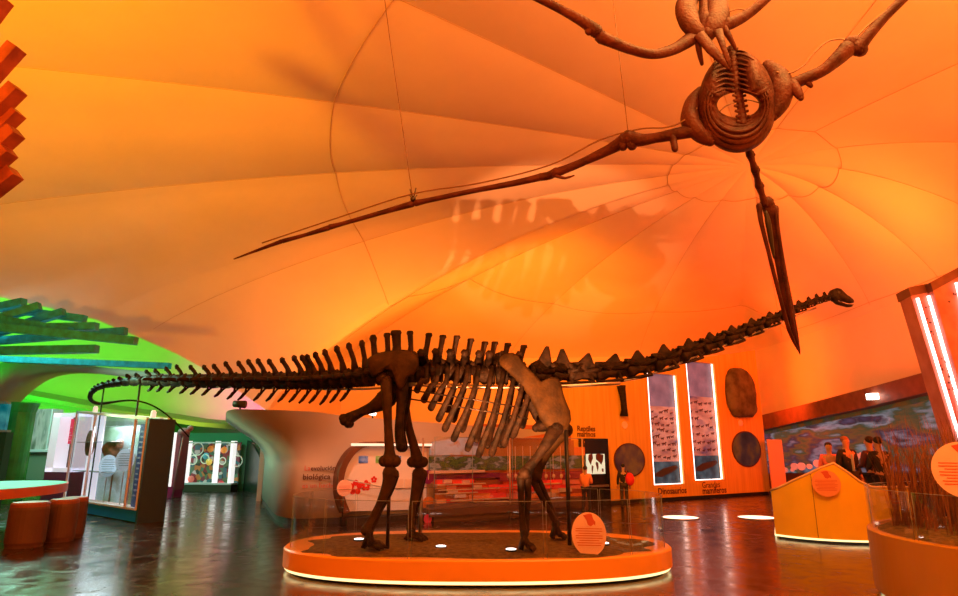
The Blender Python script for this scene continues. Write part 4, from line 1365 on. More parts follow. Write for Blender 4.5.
# arc through the three floor points
def circ(a, b, c):
    d = 2 * (a.x * (b.y - c.y) + b.x * (c.y - a.y) + c.x * (a.y - b.y))
    ux = ((a.x ** 2 + a.y ** 2) * (b.y - c.y) + (b.x ** 2 + b.y ** 2) * (c.y - a.y) + (c.x ** 2 + c.y ** 2) * (a.y - b.y)) / d
    uy = ((a.x ** 2 + a.y ** 2) * (c.x - b.x) + (b.x ** 2 + b.y ** 2) * (a.x - c.x) + (c.x ** 2 + c.y ** 2) * (b.x - a.x)) / d
    return V((ux, uy, 0))
cc = circ(Lp, midp, Rp); R_ = (Lp - cc).length
aL = atan2(Lp.y - cc.y, Lp.x - cc.x); aR = atan2(Rp.y - cc.y, Rp.x - cc.x)
K = 24
fr = []
for i in range(K + 1):
    a = aL + (aR - aL) * i / K
    fr.append(cc + V((cos(a), sin(a), 0)) * R_)
tz = [(774, 490), (790, 482), (812, 472), (832, 462), (850, 474), (867, 487)]
def top_of(p):
    # height of the rim above plan point p, taken from its outline seen from the eye
    az = p.x / p.y
    px = 820.0
    for _ in range(30):
        r = ray(px, interp(tz, px))
        px += (az - r.x / r.y) * 500
    r = ray(px, interp(tz, px))
    return EYE.z + r.z / r.y * p.y
tops_ = [p + V((0, 0, top_of(p))) for p in fr]
backdir = V((.42, .9, 0)).normalized() * 1.25
mb = MB(); n = K + 1
lowf = [p + V((0, 0, .07)) for p in fr]
vs = lowf + tops_ + [p + backdir for p in lowf] + [p + backdir + V((0, 0, -.12)) for p in tops_]
fs = []
for i in range(K):
    fs.append((i, i + 1, n + i + 1, n + i)); fs.append((2 * n + i, 3 * n + i, 3 * n + i + 1, 2 * n + i + 1))
fs += [(0, n, 3 * n, 2 * n), (K, 2 * n + K, 3 * n + K, n + K)]
mb.add(vs, fs, False)
mb.build('case_body', M['yellow'], gc)
mb = MB()
inner = [p + (cc - fr[i]).normalized() * .10 - V((0, 0, .14)) for i, p in enumerate(tops_)]
vs = inner + [p + backdir * .85 for p in inner]
mb.add(vs, [(i, i + 1, n + i + 1, n + i) for i in range(K)], False)
mb.build('exhibit_tray', M['dark'], gc)
mb = MB()
mb.tube(tops_, .022, 6); mb.tube([p + backdir + V((0, 0, -.12)) for p in tops_], .022, 6)
mb.tube([tops_[0], tops_[0] + backdir + V((0, 0, -.12))], .02, 6); mb.tube([tops_[-1], tops_[-1] + backdir + V((0, 0, -.12))], .02, 6)
mb.build('rim_frame', mat('cream_frame', (.8, .62, .38), .35), gc)
mb = MB(); mb.tube([p + V((0, 0, .055)) + (p - cc).normalized() * -.01 for p in fr], .02, 6)
mb.tube([fr[0] + V((0, 0, .05)), fr[0] + backdir + V((0, 0, .05))], .016, 6)
mb.tube([fr[-1] + V((0, 0, .05)), fr[-1] + backdir + V((0, 0, .05))], .016, 6); mb.build('light_strip', M['led'], gc)
mb = MB(); vs = [p + (cc - p).normalized() * .08 + V((0, 0, z)) for z in (0, .08) for p in fr] 
mb.add(vs, [(i, i + 1, n + i + 1, n + i) for i in range(K)]); mb.build('plinth_skirt', M['dark'], gc)
for q in (.17, .56):
    i = int(q * K); mb = MB(); p = fr[i]
    mb.bar(p + (p - cc).normalized() * .001 + V((0, 0, .08)), tops_[i] - V((0, 0, .02)) + (p - cc).normalized() * .001, .006, .006, up=V((1, 0, 0))); mb.build('panel_joint', M['ink'], gc)
p = atZ(823, 481, .0)
tt_ = (fr[13] + fr[12]) / 2; nn = (tt_ - cc).normalized()
cpos = atY(822.5, 483, (tt_.y - .04))
cpos = cpos + V((0, -.12, 0))
round_sign('round_case_label', cpos, V((-.35, -.94, 0)), .225, 'round salmon label with a small emblem on the front of the amber gabled case', 'label', stand=False, disc_m=mat('salmon_orange', (.90, .38, .16), .5), zfoot=cpos.z - .235)

# ================================================================== NEAR PLINTH WITH DRY GRASS
GP = V((6.32, 6.59, 0)); GR = 2.07; GT = .72
gp_ = thing('grass_plinth', GP, 'large round orange plinth with dry grass behind glass, cut by the right edge', 'plinth')
M['plinth2'] = mat('ochre_lacquer', (0.52, 0.26, 0.015), 0.4)
MB().lathe(GP, [(GR * .95, .0), (GR * .95, .06), (GR, .08), (GR, GT - .015), (GR - .015, GT), (GR - .08, GT), (GR - .09, GT - .03), (.01, GT - .03)], 96).build('plinth_body', M['plinth2'], gp_)
MB().tube([GP + V((cos(2 * pi * i / 72) * GR * .97, sin(2 * pi * i / 72) * GR * .97, .055)) for i in range(73)], .016, 5).build('light_strip', M['led'], gp_)
mb = MB(); random.seed(5); vs = []
NA, NR = 60, 10
for i in range(NA):
    for j in range(NR + 1):
        f = j / NR; a = 2 * pi * i / NA
        vs.append(GP + V((cos(a) * f * (GR - .11), sin(a) * f * (GR - .11), GT - .02 + .07 * (1 - f ** 4) + random.uniform(-.015, .015))))
mb.add(vs, [(i * (NR + 1) + j, ((i + 1) % NA) * (NR + 1) + j, ((i + 1) % NA) * (NR + 1) + j + 1, i * (NR + 1) + j + 1) for i in range(NA) for j in range(NR)], True)
mb.build('soil_bed', M['soil'], gp_)
mb = MB()
for i in range(2600):
    a = random.uniform(0, 2 * pi); r = (GR - .25) * sqrt(random.random())
    b = GP + V((cos(a) * r, sin(a) * r, GT))
    if b.x < 4.75: continue
    h = random.uniform(.55, 1.02) * (1.32 if b.x / b.y < .80 else 1.0); l = V((random.gauss(0, .10), random.gauss(0, .10), 0))
    w = .006
    d = V((random.uniform(-1, 1), random.uniform(-1, 1), 0)).normalized() * w
    q1 = b + l * .4 + V((0, 0, h * .6)); q2 = b + l * 1.3 + V((0, 0, h))
    mb.add([b - d, b + d, q1 + d * .8, q1 - d * .8, q2], [(0, 1, 2, 3), (3, 2, 4)])
g = mb.build('dry_grass', M['straw'])
g['kind'] = 'stuff'; tag(g, 'tall dry straw-brown grass growing on the round plinth at the right edge', 'grass')
for q in range(8):
    mb = MB(); vs = []
    a0 = 2 * pi * (q + .1) / 8 + .012; a1 = 2 * pi * (q + 1.1) / 8 - .012
    for i in range(13):
        a = a0 + (a1 - a0) * i / 12
        for rr_, z in ((GR - .03, GT), (GR - .03, GT + .45), (GR - .04, GT + .45), (GR - .04, GT)):
            vs.append(GP + V((cos(a) * rr_, sin(a) * rr_, z)))
    mb.add(vs, [(i * 4 + j, i * 4 + 4 + j, i * 4 + 5 + j, i * 4 + 1 + j) for i in range(12) for j in (0, 2)])
    gl = mb.build('glass_panel', M['glass'], gp_)
    mb = MB(); mb.tube([GP + V((cos(a0 + (a1 - a0) * i / 12) * (GR - .035), sin(a0 + (a1 - a0) * i / 12) * (GR - .035), GT + .45)) for i in range(13)], .003, 4)
    for a in (a0, a1):
        q_ = GP + V((cos(a) * (GR - .035), sin(a) * (GR - .035), GT)); mb.tube([q_, q_ + V((0, 0, .45))], .003, 4)
    mb.build('glass_edge', M['edge'], gl)
c = atY(965, 470, 5.75)
round_sign('round_sign', c, (-.75, -.75, .05), .25, 'round salmon sign with a dark emblem above the grass plinth, cut by the right edge', zfoot=GT, rx=.25)

# leaning lit display cabinets at the far right
def leaning(name, bl, br, tl, tr, Yb, Yt, label, tubes, tube_w=.05):
    t = thing(name, (atY(*bl, Yb).x, Yb, 0), label, 'display panel', 'tall lit panels at the right edge')
    P = [atY(*bl, Yb), atY(*br, Yb + .1), atY(*tr, Yt + .1), atY(*tl, Yt)]
    # run down to the floor
    e0 = (P[0] - P[3]); e1 = (P[1] - P[2])
    P[0] = P[0] + e0 * (P[0].z / -e0.z) ; P[1] = P[1] + e1 * (P[1].z / -e1.z)
    P[0].z = 0; P[1].z = 0
    mb = MB(); mb.prism(P, V((.1, .45, 0))); mb.build('panel_body', mat('rosy_panel', (.42, .13, .09), .5, col2=(.55, .22, .16), scale=3), t)
    for f in tubes:
        a = P[0].lerp(P[1], f); b = P[3].lerp(P[2], f)
        a = a.lerp(b, .02); b = a.lerp(b, .985)
        MB().bar(a + V((0, -.03, 0)), b + V((0, -.03, 0)), tube_w, .04, up=V((0, 1, 0))).build('light_tube', M['tube'], t)
    mb = MB(); a, b = P[3], P[2]
    mb.prism([a, b, b + (P[2] - P[1]).normalized() * .16, a + (P[3] - P[0]).normalized() * .16], V((.1, .5, 0)))
    mb.build('top_cap', M['brownband'], t)
    # dark specimens
    mb = MB()
    random.seed(len(label))
    for i in range(40):
        f = random.uniform(.25, .8); g_ = random.uniform(.1, .95)
        c_ = P[0].lerp(P[1], f).lerp(P[3].lerp(P[2], f), g_) + V((0, -.012, 0))
        mb.ball(c_, (random.uniform(.01, .03), .006, random.uniform(.01, .03)), 6, 4)
    mb.build('specimens', M['ink'], t, kind='stuff')
leaning('lit_display_panel', (955, 440), (972, 440), (911, 296), (930, 292), 10.8, 10.8, 'narrow reddish panel with two white light tubes, left of the pair at the right edge', (.22, .80), .035)
leaning('lit_display_panel', (973, 430), (1010, 430), (933, 291), (975, 268), 10.7, 10.7, 'wider reddish panel with a white light tube behind, touching the right edge', (.5, .95), .035)

# round lights on the floor
for px, py, lb in ((680, 518, 'round white light disc in the floor left of the pair'), (757, 518, 'round white light disc in the floor beside the amber case')):
    p = atZ(px, py, 0)
    t = thing('floor_light', p, lb, 'floor light', 'round floor lights')
    MB().lathe(p, [(.42, 0), (.42, .012)], 36).build('lens', emat('floor_light_lens', (1, .88, .62), 2.2), t)
    MB().tube([p + V((cos(2 * pi * i / 36) * .43, sin(2 * pi * i / 36) * .43, .012)) for i in range(37)], .012, 5).build('ring', M['steel'], t)

# ================================================================== CENTRAL DISPLAY (arched bay and timeline wall)
# lettering on the flared wall
mb = MB()
fw = Plane((-3.9, 13.95), (-2.2, 14.5))
wt = thing('wall_lettering', fw.P(.8, 1.0, .05), 'Spanish title lettering on the curved white wall left of the arch', 'lettering')
def wl(txt, px, py, size, m, bold=0.0):
    a, z = fw.hit(px, py, .10)
    text_part(txt, fw.P(a, z, .10), fw.u, V((0, 0, 1)), size, m, wt, bold=bold)
wl('La', 304, 470.5, .15, M['redink'], 0); wl('evolución', 310.5, 470.5, .138, M['ink'], .003)
wl('biológica', 302.5, 479.5, .165, M['ink'], .003)
wl('es un hecho', 302, 488, .145, M['redink'], 0)

BW = Plane((-2.55, 14.35), (2.3, 17.55))
bay = thing('arched_display_bay', BW.P(.6, 0), 'pale display bay under a dark curved arch band behind the hind legs', 'display case')
def bpts(lst, off=0): return [BW.hit(x, y, off) for x, y in lst]
outer = [(344, 514), (338.5, 498), (337.5, 482), (340, 468), (346, 456), (354, 447.5), (364, 442.5), (380, 441.5), (400, 442.5), (430, 444)]
inner = [(350, 512), (344.5, 497), (343.5, 482), (346, 469), (351, 459), (358, 451), (367, 446.5), (381, 445.5), (400, 446.5), (430, 448)]
o3 = smooth_pts([V((a, z, 0)) for a, z in bpts(outer, .3)], 3); i3 = smooth_pts([V((a, z, 0)) for a, z in bpts(inner, .3)], 3)
mb = MB()
for k_ in range(len(o3) - 1):
    BW.poly(mb, [(i3[k_].x, i3[k_].y), (i3[k_ + 1].x, i3[k_ + 1].y), (o3[k_ + 1].x, o3[k_ + 1].y), (o3[k_].x, o3[k_].y)], 0.02, .32)
mb.build('arch_band', M['brownband'], bay)
mb = MB()
poly = [(p.x, p.y) for p in i3] + [BW.hit(430, 510, .3)]
BW.poly(mb, poly, .08, .14)
mb.build('back_panel', mat('pale_bay_panel', (.85, .78, .70), .5, emit=(.9, .62, .45), estr=.06), bay)
mb = MB(); BW.prect(mb, 352, 443.5, 432, 446, .30, .36); mb.build('light_strip', mat('soft_white_light', (1, .9, .8), .4, emit=(1, .8, .6), estr=.9), bay)
pics = [((359, 456, 368, 463), 'bluepic'), ((376, 456, 385, 463), 'greenpic'), ((392, 456, 401, 463), 'bluepic'), ((396, 479, 403, 489), 'pale'), ((405, 479, 411, 489), 'pale')]
pm = {'bluepic': graphic_mat('blue_photo', [(.05, .1, .25), (.25, .35, .6), (.6, .6, .7)], 8, .25), 'greenpic': graphic_mat('green_photo', [(.1, .25, .03), (.4, .6, .1), (.7, .7, .4)], 8, .25), 'pale': mat('pale_card', (.85, .75, .68), .5), 'red': mat('red_flower_print', (.75, .03, .03), .5)}
for r_, kd in pics:
    mb = MB(); BW.prect(mb, *r_, .14, .16); mb.build('picture', pm[kd], bay)
random.seed(2)
for cx, cy, rr_ in ((355.5, 487.5, .11), (366, 485.5, .08), (374, 479.5, .05)):
    mb = MB(); a, z = BW.hit(cx, cy, .15)
    for q in range(5):
        an = 2 * pi * q / 5 + .3
        ca, cz = a + cos(an) * rr_ * .9, z + sin(an) * rr_ * .9
        BW.poly(mb, [(ca + rr_ * .6 * cos(t_ * pi / 4), cz + rr_ * .6 * sin(t_ * pi / 4)) for t_ in range(8)], .14, .155)
    mb.build('red_flower_print', pm['red'], bay)
mb = MB(); BW.rect(mb, BW.hit(346, 500, .3)[0], BW.hit(436, 500, .3)[0], 0, .16, .0, .42); mb.build('base', M['dark'], bay)
mb = MB()
mb.tube([BW.P(BW.hit(346, 494, .35)[0], .95, .36), BW.P(BW.hit(390, 494, .35)[0], .72, .36), BW.P(BW.hit(436, 500, .35)[0], .72, .36)], .012, 6)
mb.build('guard_rail', M['steel'], bay)
c = BW.P(*BW.hit(344.5, 488, .5), .5)
round_sign('round_stand_sign', c, BW.n, .165, 'small round pink sign on a thin post at the foot of the arch', zfoot=0.0, animal=False, lines=5)
mb = MB(); q = BW.P(BW.hit(332.5, 500, .42)[0], 0, .42)
a_ = atZ(332.5, 518, 0)
bin_ = thing('dark_bin', (a_.x, a_.y, 0), 'small black box standing against the white wall beside the round pink sign', 'box')
mb.box((a_.x, a_.y, .42), (.24, .24, .84)); mb.build('body', M['dark'], bin_)
MB().box((a_.x, a_.y - .122, .62), (.10, .006, .2)).build('front_label', M['whitec'], bin_)

# timeline wall: coloured blocks in a long showcase
tl = thing('timeline_showcase', BW.P(3.2, 0), 'long glazed showcase of red, orange and purple blocks under a green landscape strip', 'display case')
def bl(name, box_, m, o0=.1, o1=.3, par=None):
    mb = MB(); BW.prect(mb, *box_, o0, o1); return mb.build(name, m, par or tl)
cream = mat('cream_print', (.80, .55, .38), .5)
bl('back_panel', (430, 447, 586, 511), mat('orange_backing', (.75, .22, .05), .5), .0, .06)
bl('header_picture', (430, 437, 478, 455), graphic_mat('header_print', [(.7, .22, .03), (.85, .35, .06), (.75, .65, .55), (.8, .75, .7), (.8, .3, .05)], 2.2, .15), .06, .12)
bl('header_picture', (478, 440, 574, 456), graphic_mat('header_print_two', [(.75, .20, .02), (.8, .28, .04), (.65, .3, .1)], 2.5, .05), .06, .12)
bl('landscape_strip', (430, 456, 586, 470), graphic_mat('landscape_print', [(.06, .09, .01), (.16, .22, .03), (.05, .07, .02), (.5, .5, .4), (.2, .2, .04)], 3.5, .12, (1, 1, 2.5)), .06, .14)
bl('white_ledge', (430, 470.5, 485, 473), mat('ledge_white', (.85, .6, .55), .4), .1, .4)
bl('purple_band', (437, 473.5, 500, 478.5), mat('purple_print', (.20, .01, .14), .4), .1, .3)
bl('purple_band', (500, 472, 586, 480), mat('plum_print', (.30, .03, .08), .4), .1, .3)
reds = [mat('red_block', (.72, .06, .03), .45), mat('orange_block', (.85, .25, .05), .45), mat('peach_block', (.88, .45, .25), .45), mat('scarlet_block', (.85, .03, .02), .4, emit=(1, .05, .02), estr=.15), mat('brown_block', (.35, .08, .03), .5), mat('pink_block', (.80, .25, .22), .5)]
random.seed(21)
y = 479.5
rows_ = [(479.5, 484), (484.5, 489), (489.5, 493), (493.5, 499), (499.5, 505)]
for ri, (ya, yb) in enumerate(rows_):
    x = 437
    while x < 580:
        w_ = random.choice((10, 16, 22, 28))
        x1 = min(x + w_, 585)
        m_ = random.choice(reds) if x < 512 else random.choice(([reds[3], reds[3], reds[0], reds[5]] if ri < 2 else [reds[1], reds[2], reds[4], reds[1]]))
        bl('colour_block', (x, ya, x1 - .8, yb), m_, .1, .2 + random.uniform(0, .14))
        x = x1
for x0_, x1_, yy_ in ((437, 486, 484.2), (440, 500, 489.2), (437, 478, 493.2), (452, 512, 499.2), (514, 560, 484.2)):
    bl('white_divider', (x0_, yy_ - .6, x1_, yy_ + .6), cream, .3, .38)
for x0_, x1_, yy_ in ((444, 452, 481.5), (463, 470, 482), (448, 458, 491), (474, 482, 487), (455, 466, 496), (520, 530, 490), (540, 556, 495), (560, 572, 490)):
    bl('text_card', (x0_, yy_ - 1.8, x1_, yy_ + 1.8), bpy.data.materials['ledge_white'], .3, .37)
# hanging white figures / thin specimens in the right part
for i in range(9):
    x = 508 + i * 7.6
    mb = MB(); a, z0_ = BW.hit(x, 480, .3); _, z1_ = BW.hit(x, 446, .3)
    mb.tube([BW.P(a, z0_, .3), BW.P(a, z1_, .3)], .008, 4); mb.ball(BW.P(a, z0_ + .1, .3), (.05, .03, .06), 8, 5)
    mb.build('hanging_specimen', mat('pale_specimen', (.8, .55, .45), .5) if i == 0 else bpy.data.materials['pale_specimen'], tl)
bl('counter', (430, 505, 586, 512), mat('dark_counter', (.10, .05, .035), .3), .0, .8)
mb = MB(); BW.rect(mb, BW.hit(432, 500, .6)[0], BW.hit(586, 500, .6)[0], 0, .35, .0, .7); mb.build('base', mat('counter_base', (.16, .10, .08), .4), tl)
for xa, xb in ((432, 470), (470, 510), (510, 548), (548, 583)):
    mb = MB(); s0_ = BW.hit(xa, 480, .6)[0]; s1_ = BW.hit(xb, 480, .6)[0]
    BW.rect(mb, s0_ + .01, s1_ - .01, .36, 1.85, .70, .71); g_ = mb.build('glass_panel', M['glass'], tl)
    mb = MB(); mb.tube([BW.P(s0_, .36, .705), BW.P(s0_, 1.85, .705), BW.P(s1_ - .01, 1.85, .705)], .011, 5); mb.build('glass_edge', M['edge'], g_)
for px_ in (422.5, 510, 583.5):
    mb = MB(); a, _ = BW.hit(px_, 480, .74); _, zt_ = BW.hit(px_, 438, .74)
    mb.tube([BW.P(a, 0, .74), BW.P(a, zt_, .74)], .022, 8); mb.build('glazing_post', mat('post_metal', (.6, .42, .32), .35, metal=.5) if px_ < 430 else bpy.data.materials['post_metal'], tl)
# round badges
mb = MB(); BW.pdisc(mb, 428.5, 477, .155, .3, .34); bd = mb.build('purple_badge', mat('purple_badge', (.22, .01, .16), .4), tl)
a, z = BW.hit(428.5, 477, .35)
text_part('1', BW.P(a - .045, z - .06, .345), BW.u, V((0, 0, 1)), .19, cream, bd, 'badge_numeral')
mb = MB(); BW.pdisc(mb, 429, 504, .16, .3, .34); mb.build('orange_badge', mat('orange_badge', (.6, .2, .06), .4), tl)
mb = MB(); BW.pdisc(mb, 428, 519, .10, .72, .74); mb.build('pink_badge', mat('pink_badge', (.7, .06, .15), .4), tl)
bl('header_wall', (478, 425, 571, 438), mat('dark_orange_board', (.55, .16, .04), .5), .0, .06)
bl('lower_header', (470, 438, 571, 446), mat('rust_header', (.28, .07, .03), .5), .06, .12)

# ================================================================== LEFT GALLERY
# big display case
DC = Plane((-12.2, 18.2), (-7.52, 14.25))
dc = thing('glass_display_case', DC.P(3, 0), 'large lit glass display case with a blue base and charcoal end panel', 'display case')
sL = DC.hit(76, 450)[0]; sL = DC.hit(65, 493)[0]; sL = max(-.8, sL); sRr = DC.L
zt0 = DC.hit(77, 412)[1]; zt1 = DC.hit(146, 419)[1]; zt1 = 2.25
def dct(s): return zt0 + (zt1 - zt0) * (s - sL) / (sRr - sL)
DP = .46
zb_ = .27
mb = MB(); DC.rect(mb, sL, sRr, .03, zb_, -DP, 0); mb.build('base', M['bluec'], dc)
mb = MB(); DC.rect(mb, sL + .02, sRr - .02, 0, .03, -DP + .02, -.03); mb.build('foot', M['dark'], dc)
mb = MB(); e = .10
DC.poly(mb, [(sRr, 0), (sRr + e, 0), (sRr + e, zt1), (sRr, zt1)], -DP - .12, 0.005); mb.build('end_panel', M['greyc'], dc)
mb = MB(); DC.poly(mb, [(sL, zb_), (sRr, zb_), (sRr, dct(sRr)), (sL, dct(sL))], -DP, -DP + .04)
mb.build('back_panel', graphic_mat('landscape_backdrop', [(.10, .20, .08), (.22, .36, .24), (.45, .60, .62), (.20, .16, .07), (.35, .5, .4)], .55, .55, (1, 1, 1.4)), dc)
mb = MB(); s_w = DC.hit(101, 450, -.4)[0]
DC.poly(mb, [(sL, zb_), (s_w, zb_), (s_w, dct(s_w)), (sL, dct(sL))], -DP + .04, -DP + .07)
mb.build('lit_panel', mat('backlit_white', (.9, .85, .88), .5, emit=(.9, .85, 1), estr=.85), dc)
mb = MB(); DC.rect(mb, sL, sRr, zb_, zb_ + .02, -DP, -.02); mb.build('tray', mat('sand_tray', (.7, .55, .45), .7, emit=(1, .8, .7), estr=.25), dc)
mb = MB(); s_b = DC.hit(137.5, 450, -.2)[0]
DC.poly(mb, [(s_b, zb_), (sRr - .06, zb_), (sRr - .06, zt1 - .1), (s_b, zt1 - .1)], -.25, -.2)
bp_ = mb.build('blue_text_panel', mat('navy_panel', (.03, .04, .16), .4, emit=(.1, .12, .4), estr=.15), dc)
mb = MB(); random.seed(8)
for i in range(13):
    z = zb_ + .25 + i * .12; w_ = random.uniform(.12, .3)
    DC.rect(mb, s_b + .06, s_b + .06 + w_, z, z + .04, -.2, -.196)
mb.build('printed_lines', mat('pale_ink', (.5, .5, .75), .5), bp_)
# glazing bars
mb = MB()
for s_ in (sL, DC.hit(90, 455)[0], DC.hit(131, 460)[0], sRr - .02):
    mb.bar(DC.P(s_, zb_, 0), DC.P(s_, dct(s_), 0), .05, .04, up=V((0, 1, 0)))
mb.bar(DC.P(sL, dct(sL), 0), DC.P(sRr, zt1, 0), .05, .06); mb.bar(DC.P(sL, dct(sL), -DP), DC.P(sRr, zt1, -DP), .05, .06)
mb.bar(DC.P(sL, dct(sL), 0), DC.P(sL, dct(sL), -DP), .05, .06)
mb.bar(DC.P(sL, zb_ + .02, 0), DC.P(sRr, zb_ + .02, 0), .05, .04)
mb.build('frame', M['whitec'], dc)
for z_ in (1.0, 1.75):
    mb = MB(); DC.rect(mb, sL, DC.hit(105, 450)[0], z_, z_ + .015, -DP + .08, -.1); mb.build('glass_shelf', M['edge'], dc)
mb = MB(); DC.poly(mb, [(sL + .03, zb_ + .04), (sRr - .04, zb_ + .04), (sRr - .04, zt1 - .03), (sL + .03, dct(sL) - .03)], -.01, -.004); mb.build('front_glass', M['glass'], dc)
light('AREA', 'case_light', DC.P((sL + sRr) / 2, 2.15, -.2), 55, (.85, .95, 1), DC.P((sL + sRr) / 2, 0, -.3), 2.0, size_y=.3)
# exhibits inside
fossil = mat('ammonite_brown', (.35, .16, .09), .5, var=.35, scale=10)
a, z = DC.hit(89.5, 443, -.3)
mb = MB(); DC.poly(mb, [(a + .26 * cos(t_ * pi / 14), z + .34 * sin(t_ * pi / 14)) for t_ in range(28)], -.36, -.28)
solo(mb, 'oval_fossil_disc', fossil, 'brown oval fossil plate on the lit shelf at the left of the glass case', 'fossil')
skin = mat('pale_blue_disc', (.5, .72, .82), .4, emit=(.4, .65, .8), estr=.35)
for (px, py, lb) in ((104.5, 466, 'pale blue round sign, lower of the two inside the glass case'), (121.5, 460, 'pale blue round sign beside the brown skull inside the glass case')):
    a, z = DC.hit(px, py, -.15)
    t = thing('pale_round_sign', DC.P(a, zb_ + .02, -.2), lb, 'sign', 'pale blue signs in the glass case')
    sn = V((.42, -.9, 0)).normalized(); sx = V((0, 0, 1)).cross(sn); c0 = DC.P(a, z, -.23)
    MB().disc(c0, sn, .27, .015, rx=.205).build('disc', skin, t)
    mb = MB(); 
    for i in range(6):
        w_ = .14 * sqrt(1 - ((i - 2.5) / 4) ** 2); zz_ = .14 - i * .055; q0 = c0 + sn * .004; mb.prism([q0 - sx * w_ + V((0, 0, zz_)), q0 + sx * w_ + V((0, 0, zz_)), q0 + sx * w_ + V((0, 0, zz_ + .014)), q0 - sx * w_ + V((0, 0, zz_ + .014))], -sn * .003)
    mb.build('printed_lines', mat('slate_ink', (.15, .3, .38), .5), t)
    MB().tube([DC.P(a, zb_ + .02, -.23) - sn * .03, c0 - sn * .03], .012, 6).build('stand', M['steel'], t)
a, z = DC.hit(116, 449, -.4)
mb = MB(); mb.ball(DC.P(a, z, -.3), (.26, .12, .20), 14, 8); mb.ball(DC.P(a + .28, z + .12, -.38), (.13, .1, .12), 10, 6); mb.tube([DC.P(a - .1, z, -.35), DC.P(a - .35, z - .12, -.3), DC.P(a - .45, z - .1, -.3)], [.1, .07, .03], 8)
mb.tube([DC.P(a, zb_ + .02, -.4), DC.P(a, z, -.4)], .02, 6)
solo(mb, 'animal_skull', fossil, 'brown animal skull on a stand in the middle of the glass case', 'skull')
a, z = DC.hit(106, 429, -.55)
t = thing('white_picture_card', DC.P(a, z - .3, -.6), 'white card with dark drawings high in the glass case', 'card')
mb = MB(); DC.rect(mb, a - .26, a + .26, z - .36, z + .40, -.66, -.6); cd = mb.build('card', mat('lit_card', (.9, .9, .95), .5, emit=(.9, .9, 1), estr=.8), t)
mb = MB()
DC.poly(mb, [(a - .15, z + .3), (a, z + .32), (a + .02, z + .15), (a - .12, z + .12)], -.6, -.596); DC.poly(mb, [(a + .05, z - .05), (a + .18, z - .08), (a + .1, z - .28), (a - .05, z - .2)], -.6, -.596)
mb.build('drawings', mat('violet_ink', (.12, .08, .3), .5), t)
a, z = DC.hit(116, 430, -.5)
mb = MB(); DC.rect(mb, a - .06, a + .1, z - .3, z + .35, -.66, -.6)
solo(mb, 'navy_banner', mat('navy_banner', (.04, .06, .2), .5), 'narrow navy strip beside the white card in the glass case', 'banner')
# small white lamps and cone on top of the case
for px, py, lb in ((95.5, 409, 'small white lamp on top of the glass case, the left one'), (153, 418, 'small white lamp on top of the charcoal end panel')):
    a, _ = DC.hit(px, py, -.3); a = min(a, sRr + .2)
    zz = dct(min(a, sRr)) if a < sRr else zt1
    mb = MB(); mb.lathe(DC.P(a, zz + .02, -.3), [(.06, 0), (.06, .12), (.035, .17)], 12)
    solo(mb, 'case_top_lamp', mat('lamp_white', (.9, .95, .85), .4, emit=(1, 1, .8), estr=.5), lb, 'lamp', 'lamps on the glass case')

# crimson text panel case
RC = Plane((-15.1, 20.6), (-13.2, 20.0))
rc = thing('framed_wall_case', RC.P(.9, 0), 'white framed case with a crimson text panel and magenta base left of the glass case', 'display case')
a0 = RC.hit(48, 450)[0]; a1 = RC.hit(75, 450)[0]; zt_ = RC.hit(63, 413)[1]; zb2 = RC.hit(60, 472)[1]
mb = MB(); RC.rect(mb, a0, a1, 0, max(.3, zb2), -.5, 0); mb.build('base', mat('plum_base', (.22, .05, .16), .5), rc)
mb = MB(); RC.rect(mb, a0, a0 + (a1 - a0) * .28, zb2, zt_, -.5, 0); RC.rect(mb, a1 - .06, a1, zb2, zt_, -.5, 0); RC.rect(mb, a0, a1, zt_ - .12, zt_, -.5, 0); RC.rect(mb, a0, a1, zb2, zb2 + .12, -.5, 0)
mb.build('frame', mat('lit_white_frame', (.85, .85, .9), .4, emit=(.85, .85, 1), estr=.5), rc)
mb = MB(); RC.rect(mb, a0, a1, zb2, zt_, -.5, -.45); mb.build('back_panel', mat('brown_back', (.12, .09, .06), .6), rc)
mb = MB(); RC.prect(mb, 60.5, 419, 74, 444, -.42, -.38); rp = mb.build('text_panel', mat('crimson_panel_lit', (.6, .015, .06), .5, emit=(.8, .02, .06), estr=.25), rc)
mb = MB()
for i in range(8):
    RC.prect(mb, 62, 422 + i * 2.6, 70 + (i % 3), 422.8 + i * 2.6, -.38, -.375)
mb.build('printed_lines', mat('pink_ink', (.9, .45, .5), .5), rp)

# glass block case behind, column and screen at the far left
VC = Plane((-17.9, 23.0), (-15.5, 22.4))
vc = thing('pale_vitrine', VC.P(1.2, 0), 'narrow vitrine with pale green streaked contents between the green column and crimson panel', 'display case')
mb = MB(); VC.prect(mb, 28, 451, 46, 480, -.4, -.02); mb.build('base', mat('stone_base', (.22, .30, .20), .7), vc)
mb = MB(); VC.prect(mb, 31, 409, 49, 450, -.35, -.1); mb.build('contents', graphic_mat('streaked_contents', [(.12, .2, .12), (.5, .6, .5), (.25, .35, .28), (.75, .8, .75)], 2.4, .35, (1.2, 1.2, .35)), vc)
mb = MB(); VC.prect(mb, 28, 449.5, 50, 452, -.4, .05); VC.prect(mb, 48.5, 409, 50, 451, -.4, .02); mb.build('frame', M['whitec'], vc)
p = atZ(16, 492, 0)
GCc = V((-15.2, 20.9, 0))
gcx = atY(15, 440, 19.5)
mb = MB(); hgt = atY(15, 403, 19.5).z
mb.lathe((gcx.x, 19.5, 0), [(.46, 0), (.46, .1), (.42, .12), (.42, hgt * .9), (.5, hgt)], 24)
solo(mb, 'green_column', M['ggreen'], 'broad dark green round column at the left behind the table', 'column')
SW = Plane((-17.5, 18.2), (-14.0, 18.0))
